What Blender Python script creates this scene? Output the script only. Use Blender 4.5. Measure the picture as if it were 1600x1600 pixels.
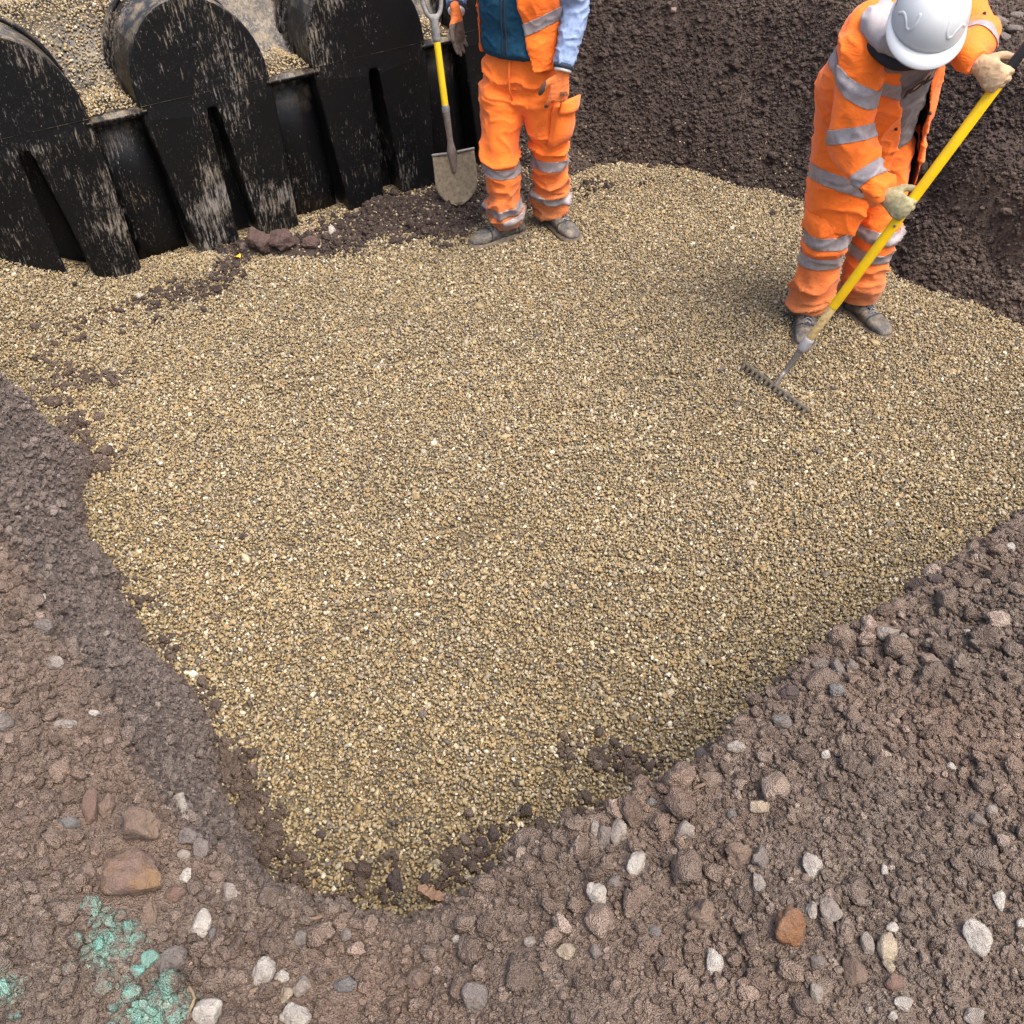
import bpy, bmesh, math, random
import numpy as np
from mathutils import Vector, Matrix

# ------------------------------------------------------------------ scene basics
scene = bpy.context.scene
for o in list(bpy.data.objects):
    bpy.data.objects.remove(o)
COL = scene.collection
RNG = np.random.default_rng(7)

CAM_H, FPX = 2.65, 1479.0            # eye height above the gravel, focal length in photo pixels
cam = bpy.data.cameras.new("camera")
cam.sensor_width = 36.0
cam.lens = FPX / 1600.0 * 36.0
cam.clip_start, cam.clip_end = 0.05, 400.0
cam_ob = bpy.data.objects.new("camera", cam)
cam_ob.location = (0, 0, CAM_H)
cam_ob.rotation_euler = (math.radians(45), 0, 0)
COL.objects.link(cam_ob)
scene.camera = cam_ob

SUN_EL, SUN_AZ = 67.0, 132.0          # degrees; azimuth of the direction TO the sun, from +Y clockwise
world = bpy.data.worlds.new("World")
scene.world = world
world.use_nodes = True
wn = world.node_tree
for n in list(wn.nodes):
    wn.nodes.remove(n)
sky = wn.nodes.new("ShaderNodeTexSky")
sky.sky_type = 'NISHITA'
sky.sun_disc = False
sky.sun_elevation = math.radians(SUN_EL)
sky.sun_rotation = math.radians(SUN_AZ)
sky.air_density, sky.dust_density, sky.ozone_density = 1.0, 6.0, 0.8
bg = wn.nodes.new("ShaderNodeBackground")
bg.inputs[1].default_value = 0.15
wo = wn.nodes.new("ShaderNodeOutputWorld")
wn.links.new(sky.outputs[0], bg.inputs[0])
wn.links.new(bg.outputs[0], wo.inputs[0])

sun = bpy.data.lights.new("sun", 'SUN')
sun.energy = 1.5
sun.angle = math.radians(40)
sun.color = (1.0, 0.95, 0.88)
sun_ob = bpy.data.objects.new("sun", sun)
az, el = math.radians(SUN_AZ), math.radians(SUN_EL)
to_sun = Vector((math.sin(az) * math.cos(el), math.cos(az) * math.cos(el), math.sin(el)))
sun_ob.rotation_euler = to_sun.to_track_quat('Z', 'Y').to_euler()
COL.objects.link(sun_ob)

scene.view_settings.view_transform = 'Standard'
scene.view_settings.look = 'None'
scene.view_settings.exposure = 1.24
scene.view_settings.gamma = 1.0
scene.view_settings.use_curve_mapping = False
scene.cycles.max_bounces = 6
scene.cycles.diffuse_bounces = 3

# ------------------------------------------------------------------ numpy noise
def _hash(ix, iy, iz, seed):
    h = (ix.astype(np.int64) * 374761393 + iy.astype(np.int64) * 668265263 + iz.astype(np.int64) * 2147483647 + seed * 974634537)
    h = h & 0xffffffff
    h = ((h ^ (h >> 13)) * 1274126177) & 0xffffffff
    h = ((h ^ (h >> 16)) * 2246822519) & 0xffffffff
    h = h ^ (h >> 15)
    return (h & 0xffffff) / float(0xffffff)

def noise3(p, seed=0):
    p = np.asarray(p, float)
    i = np.floor(p).astype(np.int64)
    f = p - i
    f = f * f * f * (f * (f * 6 - 15) + 10)
    r = 0
    for dx in (0, 1):
        wx = f[:, 0] if dx else 1 - f[:, 0]
        for dy in (0, 1):
            wy = f[:, 1] if dy else 1 - f[:, 1]
            for dz in (0, 1):
                wz = f[:, 2] if dz else 1 - f[:, 2]
                r = r + wx * wy * wz * _hash(i[:, 0] + dx, i[:, 1] + dy, i[:, 2] + dz, seed)
    return r

def fbm3(p, octaves=4, seed=0, gain=0.5):
    p = np.asarray(p, float)
    a, s, t = 1.0, 0.0, 0.0
    for k in range(octaves):
        s = s + a * noise3(p * (2.03 ** k) + 17.3 * k, seed + k)
        t += a
        a *= gain
    return s / t

def fbm2(x, y, freq, octaves=4, seed=0, gain=0.5):
    return fbm3(np.stack([np.ravel(x) * freq, np.ravel(y) * freq, np.zeros(np.size(x)) + 0.37], 1), octaves, seed, gain).reshape(np.shape(x))

def sstep(a, b, x):
    t = np.clip((x - a) / (b - a), 0, 1)
    return t * t * (3 - 2 * t)

# ------------------------------------------------------------------ camera rays
def ray(u, v):
    a, b = (u - 800.0) / FPX, (800.0 - v) / FPX
    s = math.sqrt(0.5)
    return np.array([a, s * (1 + b), s * (b - 1)])

def atz(u, v, z):
    d = ray(u, v)
    t = (z - CAM_H) / d[2]
    return Vector((d[0] * t, d[1] * t, z))

def aty(u, v, y):
    d = ray(u, v)
    t = y / d[1]
    return Vector((d[0] * t, y, CAM_H + d[2] * t))

# ------------------------------------------------------------------ object helpers
def link(o, parent=None):
    COL.objects.link(o)
    if parent is not None:
        o.parent = parent
    return o

def tag(o, label=None, cat=None, group=None, kind=None):
    if label: o["label"] = label
    if cat: o["category"] = cat
    if group: o["group"] = group
    if kind: o["kind"] = kind
    return o

def thing(name, loc, label, cat, group=None):
    o = bpy.data.objects.new(name, None)
    o.empty_display_size = 0.1
    o.location = loc
    COL.objects.link(o)
    return tag(o, label, cat, group)

def mesh_ob(name, V, F, mat, parent=None, smooth=True):
    me = bpy.data.meshes.new(name)
    me.from_pydata([tuple(map(float, v)) for v in V], [], [tuple(map(int, f)) for f in F])
    me.update()
    if smooth:
        me.polygons.foreach_set("use_smooth", np.ones(len(me.polygons), bool))
    for m in (mat if isinstance(mat, (list, tuple)) else [mat]):
        me.materials.append(m)
    o = bpy.data.objects.new(name, me)
    if parent is not None:
        # geometry is written in world coordinates: cancel the parent's placement
        link(o, parent)
        o.matrix_parent_inverse = parent_world(parent).inverted()
    else:
        link(o)
    return o

def parent_world(p):
    m = Matrix.LocRotScale(p.location, p.rotation_euler, p.scale)
    if p.parent is not None:
        m = parent_world(p.parent) @ p.matrix_parent_inverse @ m
    return m

def bm_ob(name, bm, mat, parent=None, smooth=False):
    bm.normal_update()
    V = [v.co.copy() for v in bm.verts]
    bm.verts.index_update()
    F = [[v.index for v in f.verts] for f in bm.faces]
    bm.free()
    return mesh_ob(name, V, F, mat, parent, smooth)

def base_origin(o):
    """Move a world-space mesh's origin to the middle of its own base."""
    co = np.array([v.co[:] for v in o.data.vertices])
    c = Vector(((co[:, 0].min() + co[:, 0].max()) / 2, (co[:, 1].min() + co[:, 1].max()) / 2, co[:, 2].min()))
    o.data.transform(Matrix.Translation(-c))
    o.location = c
    return o

# ------------------------------------------------------------------ geometry helpers (return V, F)
def merge(parts):
    V, F, n = [], [], 0
    for v, f in parts:
        V += [tuple(x) for x in v]
        F += [[i + n for i in q] for q in f]
        n += len(v)
    return V, F

def loft(rings, cap=True):
    """rings: list of equal-length closed rings."""
    n = len(rings[0])
    V = [tuple(p) for r in rings for p in r]
    F = []
    for k in range(len(rings) - 1):
        for i in range(n):
            j = (i + 1) % n
            F.append([k * n + i, k * n + j, (k + 1) * n + j, (k + 1) * n + i])
    if cap:
        V.append(tuple(np.mean(np.array([list(p) for p in rings[0]]), 0)))
        V.append(tuple(np.mean(np.array([list(p) for p in rings[-1]]), 0)))
        a, b = len(V) - 2, len(V) - 1
        m = (len(rings) - 1) * n
        for i in range(n):
            j = (i + 1) % n
            F.append([a, j, i])
            F.append([b, m + i, m + j])
    return V, F

def catmull(P, R, n):
    P = np.array([list(p) for p in P], float)
    R = np.array([r if isinstance(r, (tuple, list)) else (r, r) for r in R], float)
    D = np.concatenate([P, R], 1)
    E = np.concatenate([[2 * D[0] - D[1]], D, [2 * D[-1] - D[-2]]])
    out = []
    for k in range(len(D) - 1):
        a, b, c, d = E[k:k + 4]
        for s in range(n):
            t = s / n
            out.append(0.5 * (2 * b + (c - a) * t + (2 * a - 5 * b + 4 * c - d) * t * t + (3 * b - a - 3 * c + d) * t ** 3))
    out.append(D[-1])
    out = np.array(out)
    return out[:, :3], np.maximum(out[:, 3:], 1e-4)

def limb(P, R, seg=18, sub=5, ref=(0, -1, 0), round_ends=True, straight=False):
    """Tube through joints P with radii R (number or (a, b): a across ref, b along ref)."""
    if straight:
        C = np.array([list(p) for p in P], float)
        RR = np.array([r if isinstance(r, (tuple, list)) else (r, r) for r in R], float)
    else:
        C, RR = catmull(P, R, sub)
    T = np.gradient(C, axis=0)
    T /= np.linalg.norm(T, axis=1)[:, None] + 1e-12
    ref = np.array(ref, float)
    rings = []
    def ring(c, t, a, b):
        y = ref - t * ref.dot(t)
        if np.linalg.norm(y) < 1e-3:
            y = np.array([1, 0, 0.]) - t * t[0]
        y /= np.linalg.norm(y)
        x = np.cross(y, t)
        th = np.linspace(0, 2 * math.pi, seg, endpoint=False)
        return [c + x * a * math.cos(q) + y * b * math.sin(q) for q in th]
    if round_ends:
        for q in (80, 50, 25):
            s, k = math.sin(math.radians(q)), math.cos(math.radians(q))
            rings.append(ring(C[0] - T[0] * min(RR[0]) * s, T[0], RR[0][0] * k, RR[0][1] * k))
    for c, t, r in zip(C, T, RR):
        rings.append(ring(c, t, r[0], r[1]))
    if round_ends is True:
        for q in (25, 50, 80):
            s, k = math.sin(math.radians(q)), math.cos(math.radians(q))
            rings.append(ring(C[-1] + T[-1] * min(RR[-1]) * s, T[-1], RR[-1][0] * k, RR[-1][1] * k))
    return loft(rings)

def tube(P, r, seg=10):
    return limb(P, [r] * len(P), seg=seg, round_ends=False, straight=True, ref=(0.3, 0.8, 0.52))

def box(c, x, y, z, hx, hy, hz):
    c, x, y, z = (np.array(list(q), float) for q in (c, x, y, z))
    V = [c + sx * hx * x + sy * hy * y + sz * hz * z for sx in (-1, 1) for sy in (-1, 1) for sz in (-1, 1)]
    F = [[0, 1, 3, 2], [4, 6, 7, 5], [0, 4, 5, 1], [2, 3, 7, 6], [0, 2, 6, 4], [1, 5, 7, 3]]
    return V, F

def ellipsoid(c, x, y, z, a, b, h, nu=20, nv=12):
    c, x, y, z = (np.array(list(q), float) for q in (c, x, y, z))
    rings = []
    for k in range(1, nv):
        p = math.pi * k / nv - math.pi / 2
        rings.append([c + z * h * math.sin(p) + (x * a * math.cos(q) + y * b * math.sin(q)) * math.cos(p)
                      for q in np.linspace(0, 2 * math.pi, nu, endpoint=False)])
    return loft(rings)

def voxel(V, F, size, smooth=6):
    """Weld overlapping closed shapes into one continuous skin."""
    me = bpy.data.meshes.new("weld")
    me.from_pydata([tuple(map(float, v)) for v in V], [], [tuple(map(int, f)) for f in F])
    bm = bmesh.new(); bm.from_mesh(me)
    bmesh.ops.recalc_face_normals(bm, faces=bm.faces)
    bm.to_mesh(me); bm.free()
    ob = bpy.data.objects.new("weld", me)
    COL.objects.link(ob)
    m = ob.modifiers.new("r", 'REMESH'); m.mode = 'VOXEL'; m.voxel_size = size
    dg = bpy.context.evaluated_depsgraph_get()
    ev = bpy.data.meshes.new_from_object(ob.evaluated_get(dg))
    n = len(ev.vertices)
    co = np.empty(n * 3); ev.vertices.foreach_get("co", co); co = co.reshape(-1, 3)
    F2 = [list(p.vertices) for p in ev.polygons]
    e = np.empty(len(ev.edges) * 2, np.int64); ev.edges.foreach_get("vertices", e); e = e.reshape(-1, 2)
    bpy.data.objects.remove(ob); bpy.data.meshes.remove(me); bpy.data.meshes.remove(ev)
    deg = np.bincount(e.ravel(), minlength=n)[:, None]
    for k in range(smooth):
        s = np.zeros_like(co)
        np.add.at(s, e[:, 0], co[e[:, 1]]); np.add.at(s, e[:, 1], co[e[:, 0]])
        co = co + (0.6 if k % 2 == 0 else -0.32 if smooth > 6 else 0.45) * (s / np.maximum(deg, 1) - co)
    return co, F2

def vnormals(V, F):
    V = np.asarray(V, float)
    N = np.zeros_like(V)
    Q = np.array([f if len(f) == 4 else list(f) + [f[-1]] for f in F])
    n = np.cross(V[Q[:, 2]] - V[Q[:, 0]], V[Q[:, 3]] - V[Q[:, 1]])
    tri = np.linalg.norm(n, axis=1) < 1e-14
    for k in range(4):
        np.add.at(N, Q[:, k], n)
    return N / (np.linalg.norm(N, axis=1)[:, None] + 1e-12)

def folds(V, F, amp, freq=(9, 9, 20), seed=0, weight=None, sharp=3.2):
    """Cloth creases: ridged, warped noise pushed along the normals."""
    V = np.asarray(V, float)
    N = vnormals(V, F)
    w = np.stack([fbm3(V * 6 + 40 * k, 2, seed + 50 + k) for k in range(3)], 1) - 0.5
    q = (V + 0.16 * w) * np.array(freq)
    r1 = 1 - np.abs(2 * noise3(q, seed) - 1)
    r2 = 1 - np.abs(2 * noise3(q * 1.9 + 9.1, seed + 3) - 1)
    d = (r1 ** sharp) * 1.15 + 0.55 * (r2 ** sharp) - 0.5
    a = amp if weight is None else amp * weight(V)
    return V + N * (a * d)[:, None]

def cut_band(V, F, planes, keep, offset=0.003):
    """A strip of an existing skin between two planes, lifted slightly off it."""
    bm = bmesh.new()
    vs = [bm.verts.new(tuple(v)) for v in V]
    for f in F:
        if keep(np.mean([V[i] for i in f], 0)):
            try: bm.faces.new([vs[i] for i in f])
            except ValueError: pass
    for v in [v for v in bm.verts if not v.link_faces]:
        bm.verts.remove(v)
    for co, no in planes:
        g = list(bm.verts) + list(bm.edges) + list(bm.faces)
        bmesh.ops.bisect_plane(bm, geom=g, plane_co=Vector(co), plane_no=Vector(no), clear_outer=True)
    bm.normal_update()
    off = {v: v.normal.copy() for v in bm.verts}
    for v, n in off.items():
        v.co += n * offset
    # small depth so that the tape has an edge
    r = bmesh.ops.extrude_face_region(bm, geom=list(bm.faces))
    for v in [g for g in r["geom"] if isinstance(g, bmesh.types.BMVert)]:
        v.co += v.normal * 0.0012
    return bm

# ------------------------------------------------------------------ materials
class NT:
    def __init__(s, name):
        s.m = bpy.data.materials.new(name); s.m.use_nodes = True
        s.t = s.m.node_tree
        s.b = s.t.nodes["Principled BSDF"]
    def n(s, kind, **kw):
        x = s.t.nodes.new(kind)
        for k, v in kw.items(): setattr(x, k, v)
        return x
    def l(s, a, b): s.t.links.new(a, b)
    def pos(s):
        return s.n("ShaderNodeNewGeometry").outputs["Position"]
    def mapped(s, scale, src=None):
        mp = s.n("ShaderNodeMapping"); mp.inputs["Scale"].default_value = scale
        s.l(src or s.pos(), mp.inputs["Vector"]); return mp.outputs[0]
    def noise(s, scale, vec=None, detail=4, rough=0.55, dist=0.0):
        x = s.n("ShaderNodeTexNoise"); x.inputs["Scale"].default_value = scale
        x.inputs["Detail"].default_value = detail; x.inputs["Roughness"].default_value = rough
        x.inputs["Distortion"].default_value = dist
        s.l(vec or s.pos(), x.inputs["Vector"]); return x.outputs["Fac"]
    def voro(s, scale, vec=None, out="Distance", feature='F1'):
        x = s.n("ShaderNodeTexVoronoi"); x.feature = feature; x.inputs["Scale"].default_value = scale
        s.l(vec or s.pos(), x.inputs["Vector"]); return x.outputs[out]
    def ramp(s, fac, stops, interp='LINEAR'):
        x = s.n("ShaderNodeValToRGB"); x.color_ramp.interpolation = interp
        e = x.color_ramp.elements
        while len(e) < len(stops): e.new(0.5)
        for k, (p, c) in enumerate(stops):
            e[k].position = p
            e[k].color = (c, c, c, 1) if isinstance(c, (int, float)) else (*c, 1)
        s.l(fac, x.inputs[0]); return x.outputs[0]
    def mix(s, fac, a, b, blend='MIX'):
        x = s.n("ShaderNodeMix", data_type='RGBA', blend_type=blend)
        for sock, v in ((x.inputs[0], fac), (x.inputs[6], a), (x.inputs[7], b)):
            if isinstance(v, (int, float)): sock.default_value = v
            elif isinstance(v, tuple): sock.default_value = (*v, 1)
            else: s.l(v, sock)
        return x.outputs[2]
    def math(s, op, a, b=0.0):
        x = s.n("ShaderNodeMath", operation=op)
        for sock, v in ((x.inputs[0], a), (x.inputs[1], b)):
            if isinstance(v, (int, float)): sock.default_value = v
            else: s.l(v, sock)
        return x.outputs[0]
    def bump(s, h, strength=0.5, dist=0.01):
        x = s.n("ShaderNodeBump"); x.inputs["Strength"].default_value = strength
        x.inputs["Distance"].default_value = dist
        s.l(h, x.inputs["Height"]); s.l(x.outputs[0], s.b.inputs["Normal"])
    def col(s, c):
        if isinstance(c, tuple): s.b.inputs["Base Color"].default_value = (*c, 1)
        else: s.l(c, s.b.inputs["Base Color"])
    def rough(s, r):
        if isinstance(r, (int, float)): s.b.inputs["Roughness"].default_value = r
        else: s.l(r, s.b.inputs["Roughness"])
    def spec(s, v): s.b.inputs["Specular IOR Level"].default_value = v

TEAL = [(147, 1419, .045), (165, 1455, .06), (150, 1400, .03), (236, 1500, .035), (217, 1519, .03), (205, 1540, .05), (225, 1570, .07),
        (40, 1333, .025), (2, 1537, .035), (118, 1352, .025), (40, 1247, .015), (85, 1512, .015), (65, 1568, .015),
        (255, 1590, .05), (20, 1595, .02)]

def soil_material(name, instanced):
    m = NT(name)
    n1 = m.noise(2.2, detail=5)
    n2 = m.noise(34, detail=5, rough=0.65)
    n3 = m.noise(160, detail=3)
    c = m.ramp(n2, [(0.25, (0.090, 0.065, 0.052)), (0.5, (0.155, 0.119, 0.096)), (0.78, (0.248, 0.200, 0.164))])
    c = m.mix(m.ramp(n1, [(0.38, 0.0), (0.62, 0.55)]), c, (0.20, 0.135, 0.10))
    # back walls and bank feet: moist subsoil, with shade painted into the darker colour
    at = m.n("ShaderNodeAttribute"); at.attribute_name = "damp_shade"
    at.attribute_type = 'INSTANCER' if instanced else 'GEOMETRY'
    damp_shade = m.ramp(at.outputs["Fac"], [(0, 0), (1, 1)])
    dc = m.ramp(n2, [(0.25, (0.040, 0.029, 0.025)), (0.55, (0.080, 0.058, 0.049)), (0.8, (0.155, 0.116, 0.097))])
    c = m.mix(damp_shade, c, dc)
    at2 = m.n("ShaderNodeAttribute"); at2.attribute_name = "grey"
    at2.attribute_type = 'INSTANCER' if instanced else 'GEOMETRY'
    c = m.mix(at2.outputs["Fac"], c, (0.185, 0.152, 0.136))
    if instanced:
        t = m.n("ShaderNodeAttribute"); t.attribute_name = "tint"; t.attribute_type = 'INSTANCER'
        k = m.ramp(t.outputs["Fac"], [(0.0, (0.66, 0.64, 0.64)), (0.5, (1, 1, 1)), (0.84, (1.25, 1.24, 1.22)), (0.93, (1.75, 1.80, 1.84)), (0.97, (2.3, 2.3, 2.25)), (1.0, (1.5, 1.25, 0.9))])
        c = m.mix(1.0, c, k, 'MULTIPLY')
    # sprayed marking paint
    acc = None
    for u, v, r in TEAL:
        p = atz(u, v, 1.0)
        d = m.n("ShaderNodeVectorMath", operation='DISTANCE')
        m.l(m.pos(), d.inputs[0]); d.inputs[1].default_value = p
        g = m.n("ShaderNodeMapRange"); m.l(d.outputs["Value"], g.inputs[0])
        g.inputs[1].default_value = 0.0; g.inputs[2].default_value = r * 1.9
        g.inputs[3].default_value = 1.0; g.inputs[4].default_value = 0.0
        acc = g.outputs[0] if acc is None else m.math('MAXIMUM', acc, g.outputs[0])
    pn = m.math('ADD', acc, m.math('MULTIPLY', m.math('SUBTRACT', m.noise(46, detail=6, rough=0.72), 0.5), 1.6))
    mask = m.ramp(pn, [(0.44, 0.0), (0.62, 0.32), (1.0, 0.85)])
    c = m.mix(m.math('MULTIPLY', mask, m.ramp(acc, [(0.02, 0.0), (0.12, 1.0)])), c, (0.20, 0.47, 0.385))
    m.col(c)
    m.rough(0.93); m.spec(0.25)
    n4 = m.voro(330)
    h = m.math('ADD', m.math('ADD', n2, m.math('MULTIPLY', n3, 0.7)), m.math('MULTIPLY', n4, 0.45))
    m.bump(h, 1.0, 0.012)
    return m.m

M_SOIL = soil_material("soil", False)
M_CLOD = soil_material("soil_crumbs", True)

def gravel_bed_mat():
    m = NT("gravel_fines")
    v = m.voro(85, out="Color")
    sep = m.n("ShaderNodeSeparateColor"); m.l(v, sep.inputs[0])
    c = m.ramp(sep.outputs[0], [(0.0, (0.08, 0.060, 0.036)), (0.5, (0.15, 0.113, 0.064)), (1.0, (0.23, 0.178, 0.10))])  # fines darkened so the colour itself holds shade between the pebbles
    m.col(c); m.rough(0.9)
    m.bump(m.voro(85), 1.0, 0.012)
    return m.m

def pebble_mat():
    m = NT("pebbles")
    t = m.n("ShaderNodeAttribute"); t.attribute_name = "tint"; t.attribute_type = 'INSTANCER'
    c = m.ramp(t.outputs["Fac"], [
        (0.00, (0.045, 0.041, 0.037)), (0.10, (0.095, 0.085, 0.070)), (0.22, (0.175, 0.146, 0.098)), (0.36, (0.250, 0.190, 0.096)),
        (0.52, (0.305, 0.236, 0.120)), (0.63, (0.235, 0.150, 0.066)), (0.73, (0.345, 0.268, 0.150)), (0.84, (0.250, 0.226, 0.180)),
        (0.94, (0.46, 0.385, 0.25)), (1.0, (0.62, 0.57, 0.47))])
    c = m.mix(m.ramp(m.noise(220, detail=3), [(0.35, 0.0), (0.75, 0.35)]), c, (0.16, 0.115, 0.07))
    c = m.mix(1.0, c, m.ramp(m.noise(1.1, detail=3), [(0.3, (0.90, 0.90, 0.90)), (0.7, (1.06, 1.05, 1.02))]), 'MULTIPLY')
    m.col(c); m.rough(0.55); m.spec(0.4)
    return m.m

def simple(name, c, rough=0.7, noise=0.0, scale=30, dirt=None, dirt_amt=0.4, spec=0.5, metal=0.0, bump=0.0, bscale=300):
    m = NT(name)
    k = c
    if noise:
        lo = tuple(x * (1 - noise) for x in c); hi = tuple(min(1, x * (1 + noise)) for x in c)
        k = m.ramp(m.noise(scale, detail=5), [(0.3, lo), (0.7, hi)])
    if dirt:
        f = m.ramp(m.noise(scale * 0.6, detail=7, rough=0.7), [(0.45, 0.0), (0.72, dirt_amt)])
        k = m.mix(f, k, dirt)
    m.col(k); m.rough(rough); m.spec(spec)
    m.b.inputs["Metallic"].default_value = metal
    if bump:
        m.bump(m.noise(bscale, detail=3), bump, 0.003)
    return m.m

def hivis_mat(name, c, dirt_low=None, grime=0.35):
    m = NT(name)
    k = m.ramp(m.noise(7, detail=4), [(0.3, tuple(x * 0.93 for x in c)), (0.7, c)])
    f = m.ramp(m.noise(13, detail=8, rough=0.75), [(0.52, 0.0), (0.78, grime)])
    k = m.mix(f, k, (0.30, 0.11, 0.035))
    if dirt_low:                                  # mud worked into the cloth towards the boots
        sx = m.n("ShaderNodeSeparateXYZ"); m.l(m.pos(), sx.inputs[0])
        z = m.math('ADD', sx.outputs[2], m.math('MULTIPLY', m.math('SUBTRACT', m.noise(9, detail=6, rough=0.7), 0.5), 0.45))
        g = m.ramp(z, [(0.06, 0.85), (dirt_low, 0.0)])
        k = m.mix(g, k, (0.36, 0.155, 0.062))
    m.col(k); m.rough(0.75); m.spec(0.25)
    cr = m.noise(10, m.mapped((1, 1, 2.2)), detail=5, rough=0.6, dist=1.4)
    ridge = m.math('ABSOLUTE', m.math('SUBTRACT', cr, 0.5))
    m.bump(m.math('ADD', m.math('MULTIPLY', m.ramp(ridge, [(0.0, 0.0), (0.10, 1.0)]), 1.0), m.math('MULTIPLY', m.noise(75, detail=4), 0.4)), 0.26, 0.010)
    m.b.inputs["Sheen Weight"].default_value = 0.15
    return m.m

def tape_mat():
    m = NT("reflective_tape")
    k = m.ramp(m.noise(28, detail=6, rough=0.7), [(0.3, (0.20, 0.165, 0.16)), (0.7, (0.36, 0.32, 0.325))])
    m.col(k); m.rough(0.45); m.spec(0.6)
    m.bump(m.noise(70, detail=4), 0.3, 0.003)
    return m.m

def tank_mat():
    m = NT("black_tank_plastic")
    vec = m.mapped((85, 85, 13))
    s1 = m.noise(1.0, vec, detail=7, rough=0.75)
    big = m.noise(2.6, detail=5, rough=0.6)
    sx = m.n("ShaderNodeSeparateXYZ"); m.l(m.pos(), sx.inputs[0])
    thr = m.math('ADD', s1, m.math('MULTIPLY', m.math('SUBTRACT', big, 0.5), 0.80))
    streak = m.ramp(thr, [(0.575, 0.0), (0.74, 0.75)])
    speck = m.ramp(m.math('ADD', m.noise(1.0, m.mapped((170, 170, 60)), detail=3), m.math('MULTIPLY', m.math('SUBTRACT', big, 0.5), 0.35)), [(0.65, 0.0), (0.75, 0.75)])
    f = m.math('MAXIMUM', streak, speck)
    c = m.mix(f, (0.0045, 0.0047, 0.0055), m.ramp(m.noise(5), [(0.35, (0.26, 0.205, 0.14)), (0.65, (0.33, 0.30, 0.27))]))
    # dust lies on whatever faces the sky
    g = m.n("ShaderNodeNewGeometry")
    sn = m.n("ShaderNodeSeparateXYZ"); m.l(g.outputs["Normal"], sn.inputs[0])
    up = m.ramp(sn.outputs[2], [(0.30, 0.0), (0.85, 1.0)])
    dn = m.math('MULTIPLY', up, m.ramp(m.noise(14, detail=6, rough=0.7), [(0.46, 0.04), (0.66, 0.62)]))
    c = m.mix(dn, c, (0.33, 0.25, 0.155))
    m.col(c)
    m.rough(m.ramp(f, [(0, 0.36), (1, 0.85)])); m.spec(0.25)
    m.bump(m.math('ADD', m.noise(240, detail=3), m.math('MULTIPLY', m.noise(14, detail=3), 2.0)), 0.25, 0.004)
    return m.m

M_BED, M_PEB, M_TANK, M_TAPE = gravel_bed_mat(), pebble_mat(), tank_mat(), tape_mat()
M_HOLE = simple("hole_black", (0.003, 0.003, 0.003), 0.9)
M_ORANGE = hivis_mat("hivis_orange", (1.0, 0.185, 0.016), grime=0.25)
M_TROUSER = hivis_mat("hivis_trouser_orange", (1.0, 0.195, 0.022), dirt_low=0.46)
M_LINING = simple("black_lining", (0.012, 0.011, 0.014), 0.8)
M_FLEECE = simple("teal_fleece", (0.014, 0.060, 0.105), 0.95, 0.25, 60, bump=0.6, bscale=420, spec=0.15)
M_SLEEVE = simple("blue_grey_fleece", (0.22, 0.29, 0.45), 0.95, 0.15, 50, bump=0.5, bscale=420, spec=0.15)
M_CUFF = simple("dark_cuff", (0.02, 0.03, 0.05), 0.9)
M_WHITE = simple("white_knit", (0.7, 0.68, 0.64), 0.9, 0.1)
M_HOODIE = simple("grey_hoodie", (0.22, 0.185, 0.175), 0.95, 0.12, 40, bump=0.4, spec=0.15)
M_LETTER = simple("dark_print", (0.03, 0.02, 0.02), 0.9)
M_GLOVE_O = simple("orange_glove_knit", (0.83, 0.20, 0.045), 0.9, 0.15, 60, dirt=(0.16, 0.085, 0.05), dirt_amt=0.5, bump=0.4)
M_GLOVE_D = simple("grey_glove_coating", (0.085, 0.062, 0.05), 0.75, 0.3, 50, dirt=(0.2, 0.12, 0.08), bump=0.4)
M_GLOVE_G = simple("olive_glove", (0.33, 0.29, 0.16), 0.9, 0.2, 60, dirt=(0.16, 0.12, 0.07), bump=0.4)
M_GLOVE_T = simple("tan_glove", (0.50, 0.34, 0.20), 0.9, 0.15, 60, dirt=(0.3, 0.17, 0.09), bump=0.4)
M_BOOT = simple("muddy_boot_leather", (0.065, 0.062, 0.060), 0.7, 0.4, 40, dirt=(0.23, 0.18, 0.115), dirt_amt=0.95, bump=0.9, bscale=90)
M_SOLE = simple("muddy_sole", (0.11, 0.085, 0.06), 0.85, 0.3, 50, dirt=(0.2, 0.15, 0.095), dirt_amt=0.8, bump=0.5, bscale=150)
M_LACE = simple("boot_lace", (0.025, 0.025, 0.028), 0.8)
M_HAT = simple("white_hard_hat", (0.48, 0.50, 0.515), 0.33, 0.03, 20, dirt=(0.45, 0.42, 0.36), dirt_amt=0.12)
M_SKIN = simple("skin", (0.52, 0.30, 0.21), 0.6, 0.06)
M_HAIR = simple("brown_hair", (0.05, 0.03, 0.02), 0.8)
M_EYE = simple("eye", (0.6, 0.58, 0.55), 0.25)
M_YELLOW = simple("yellow_fibreglass", (0.90, 0.56, 0.005), 0.4, 0.05, 25, dirt=(0.35, 0.22, 0.05), dirt_amt=0.25)
M_STEEL = simple("worn_steel", (0.20, 0.185, 0.17), 0.55, 0.25, 60, dirt=(0.16, 0.11, 0.07), dirt_amt=0.7, metal=0.25, bump=0.3)
M_BLADE = simple("sandy_blade", (0.15, 0.120, 0.080), 0.8, 0.35, 60, dirt=(0.25, 0.20, 0.125), dirt_amt=0.8, bump=0.8, bscale=130)
M_GRIP = simple("grey_plastic_grip", (0.16, 0.155, 0.15), 0.6, 0.3, 40, dirt=(0.32, 0.30, 0.27), dirt_amt=0.7)
M_BLACK = simple("black_rubber", (0.012, 0.012, 0.014), 0.5)
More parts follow.
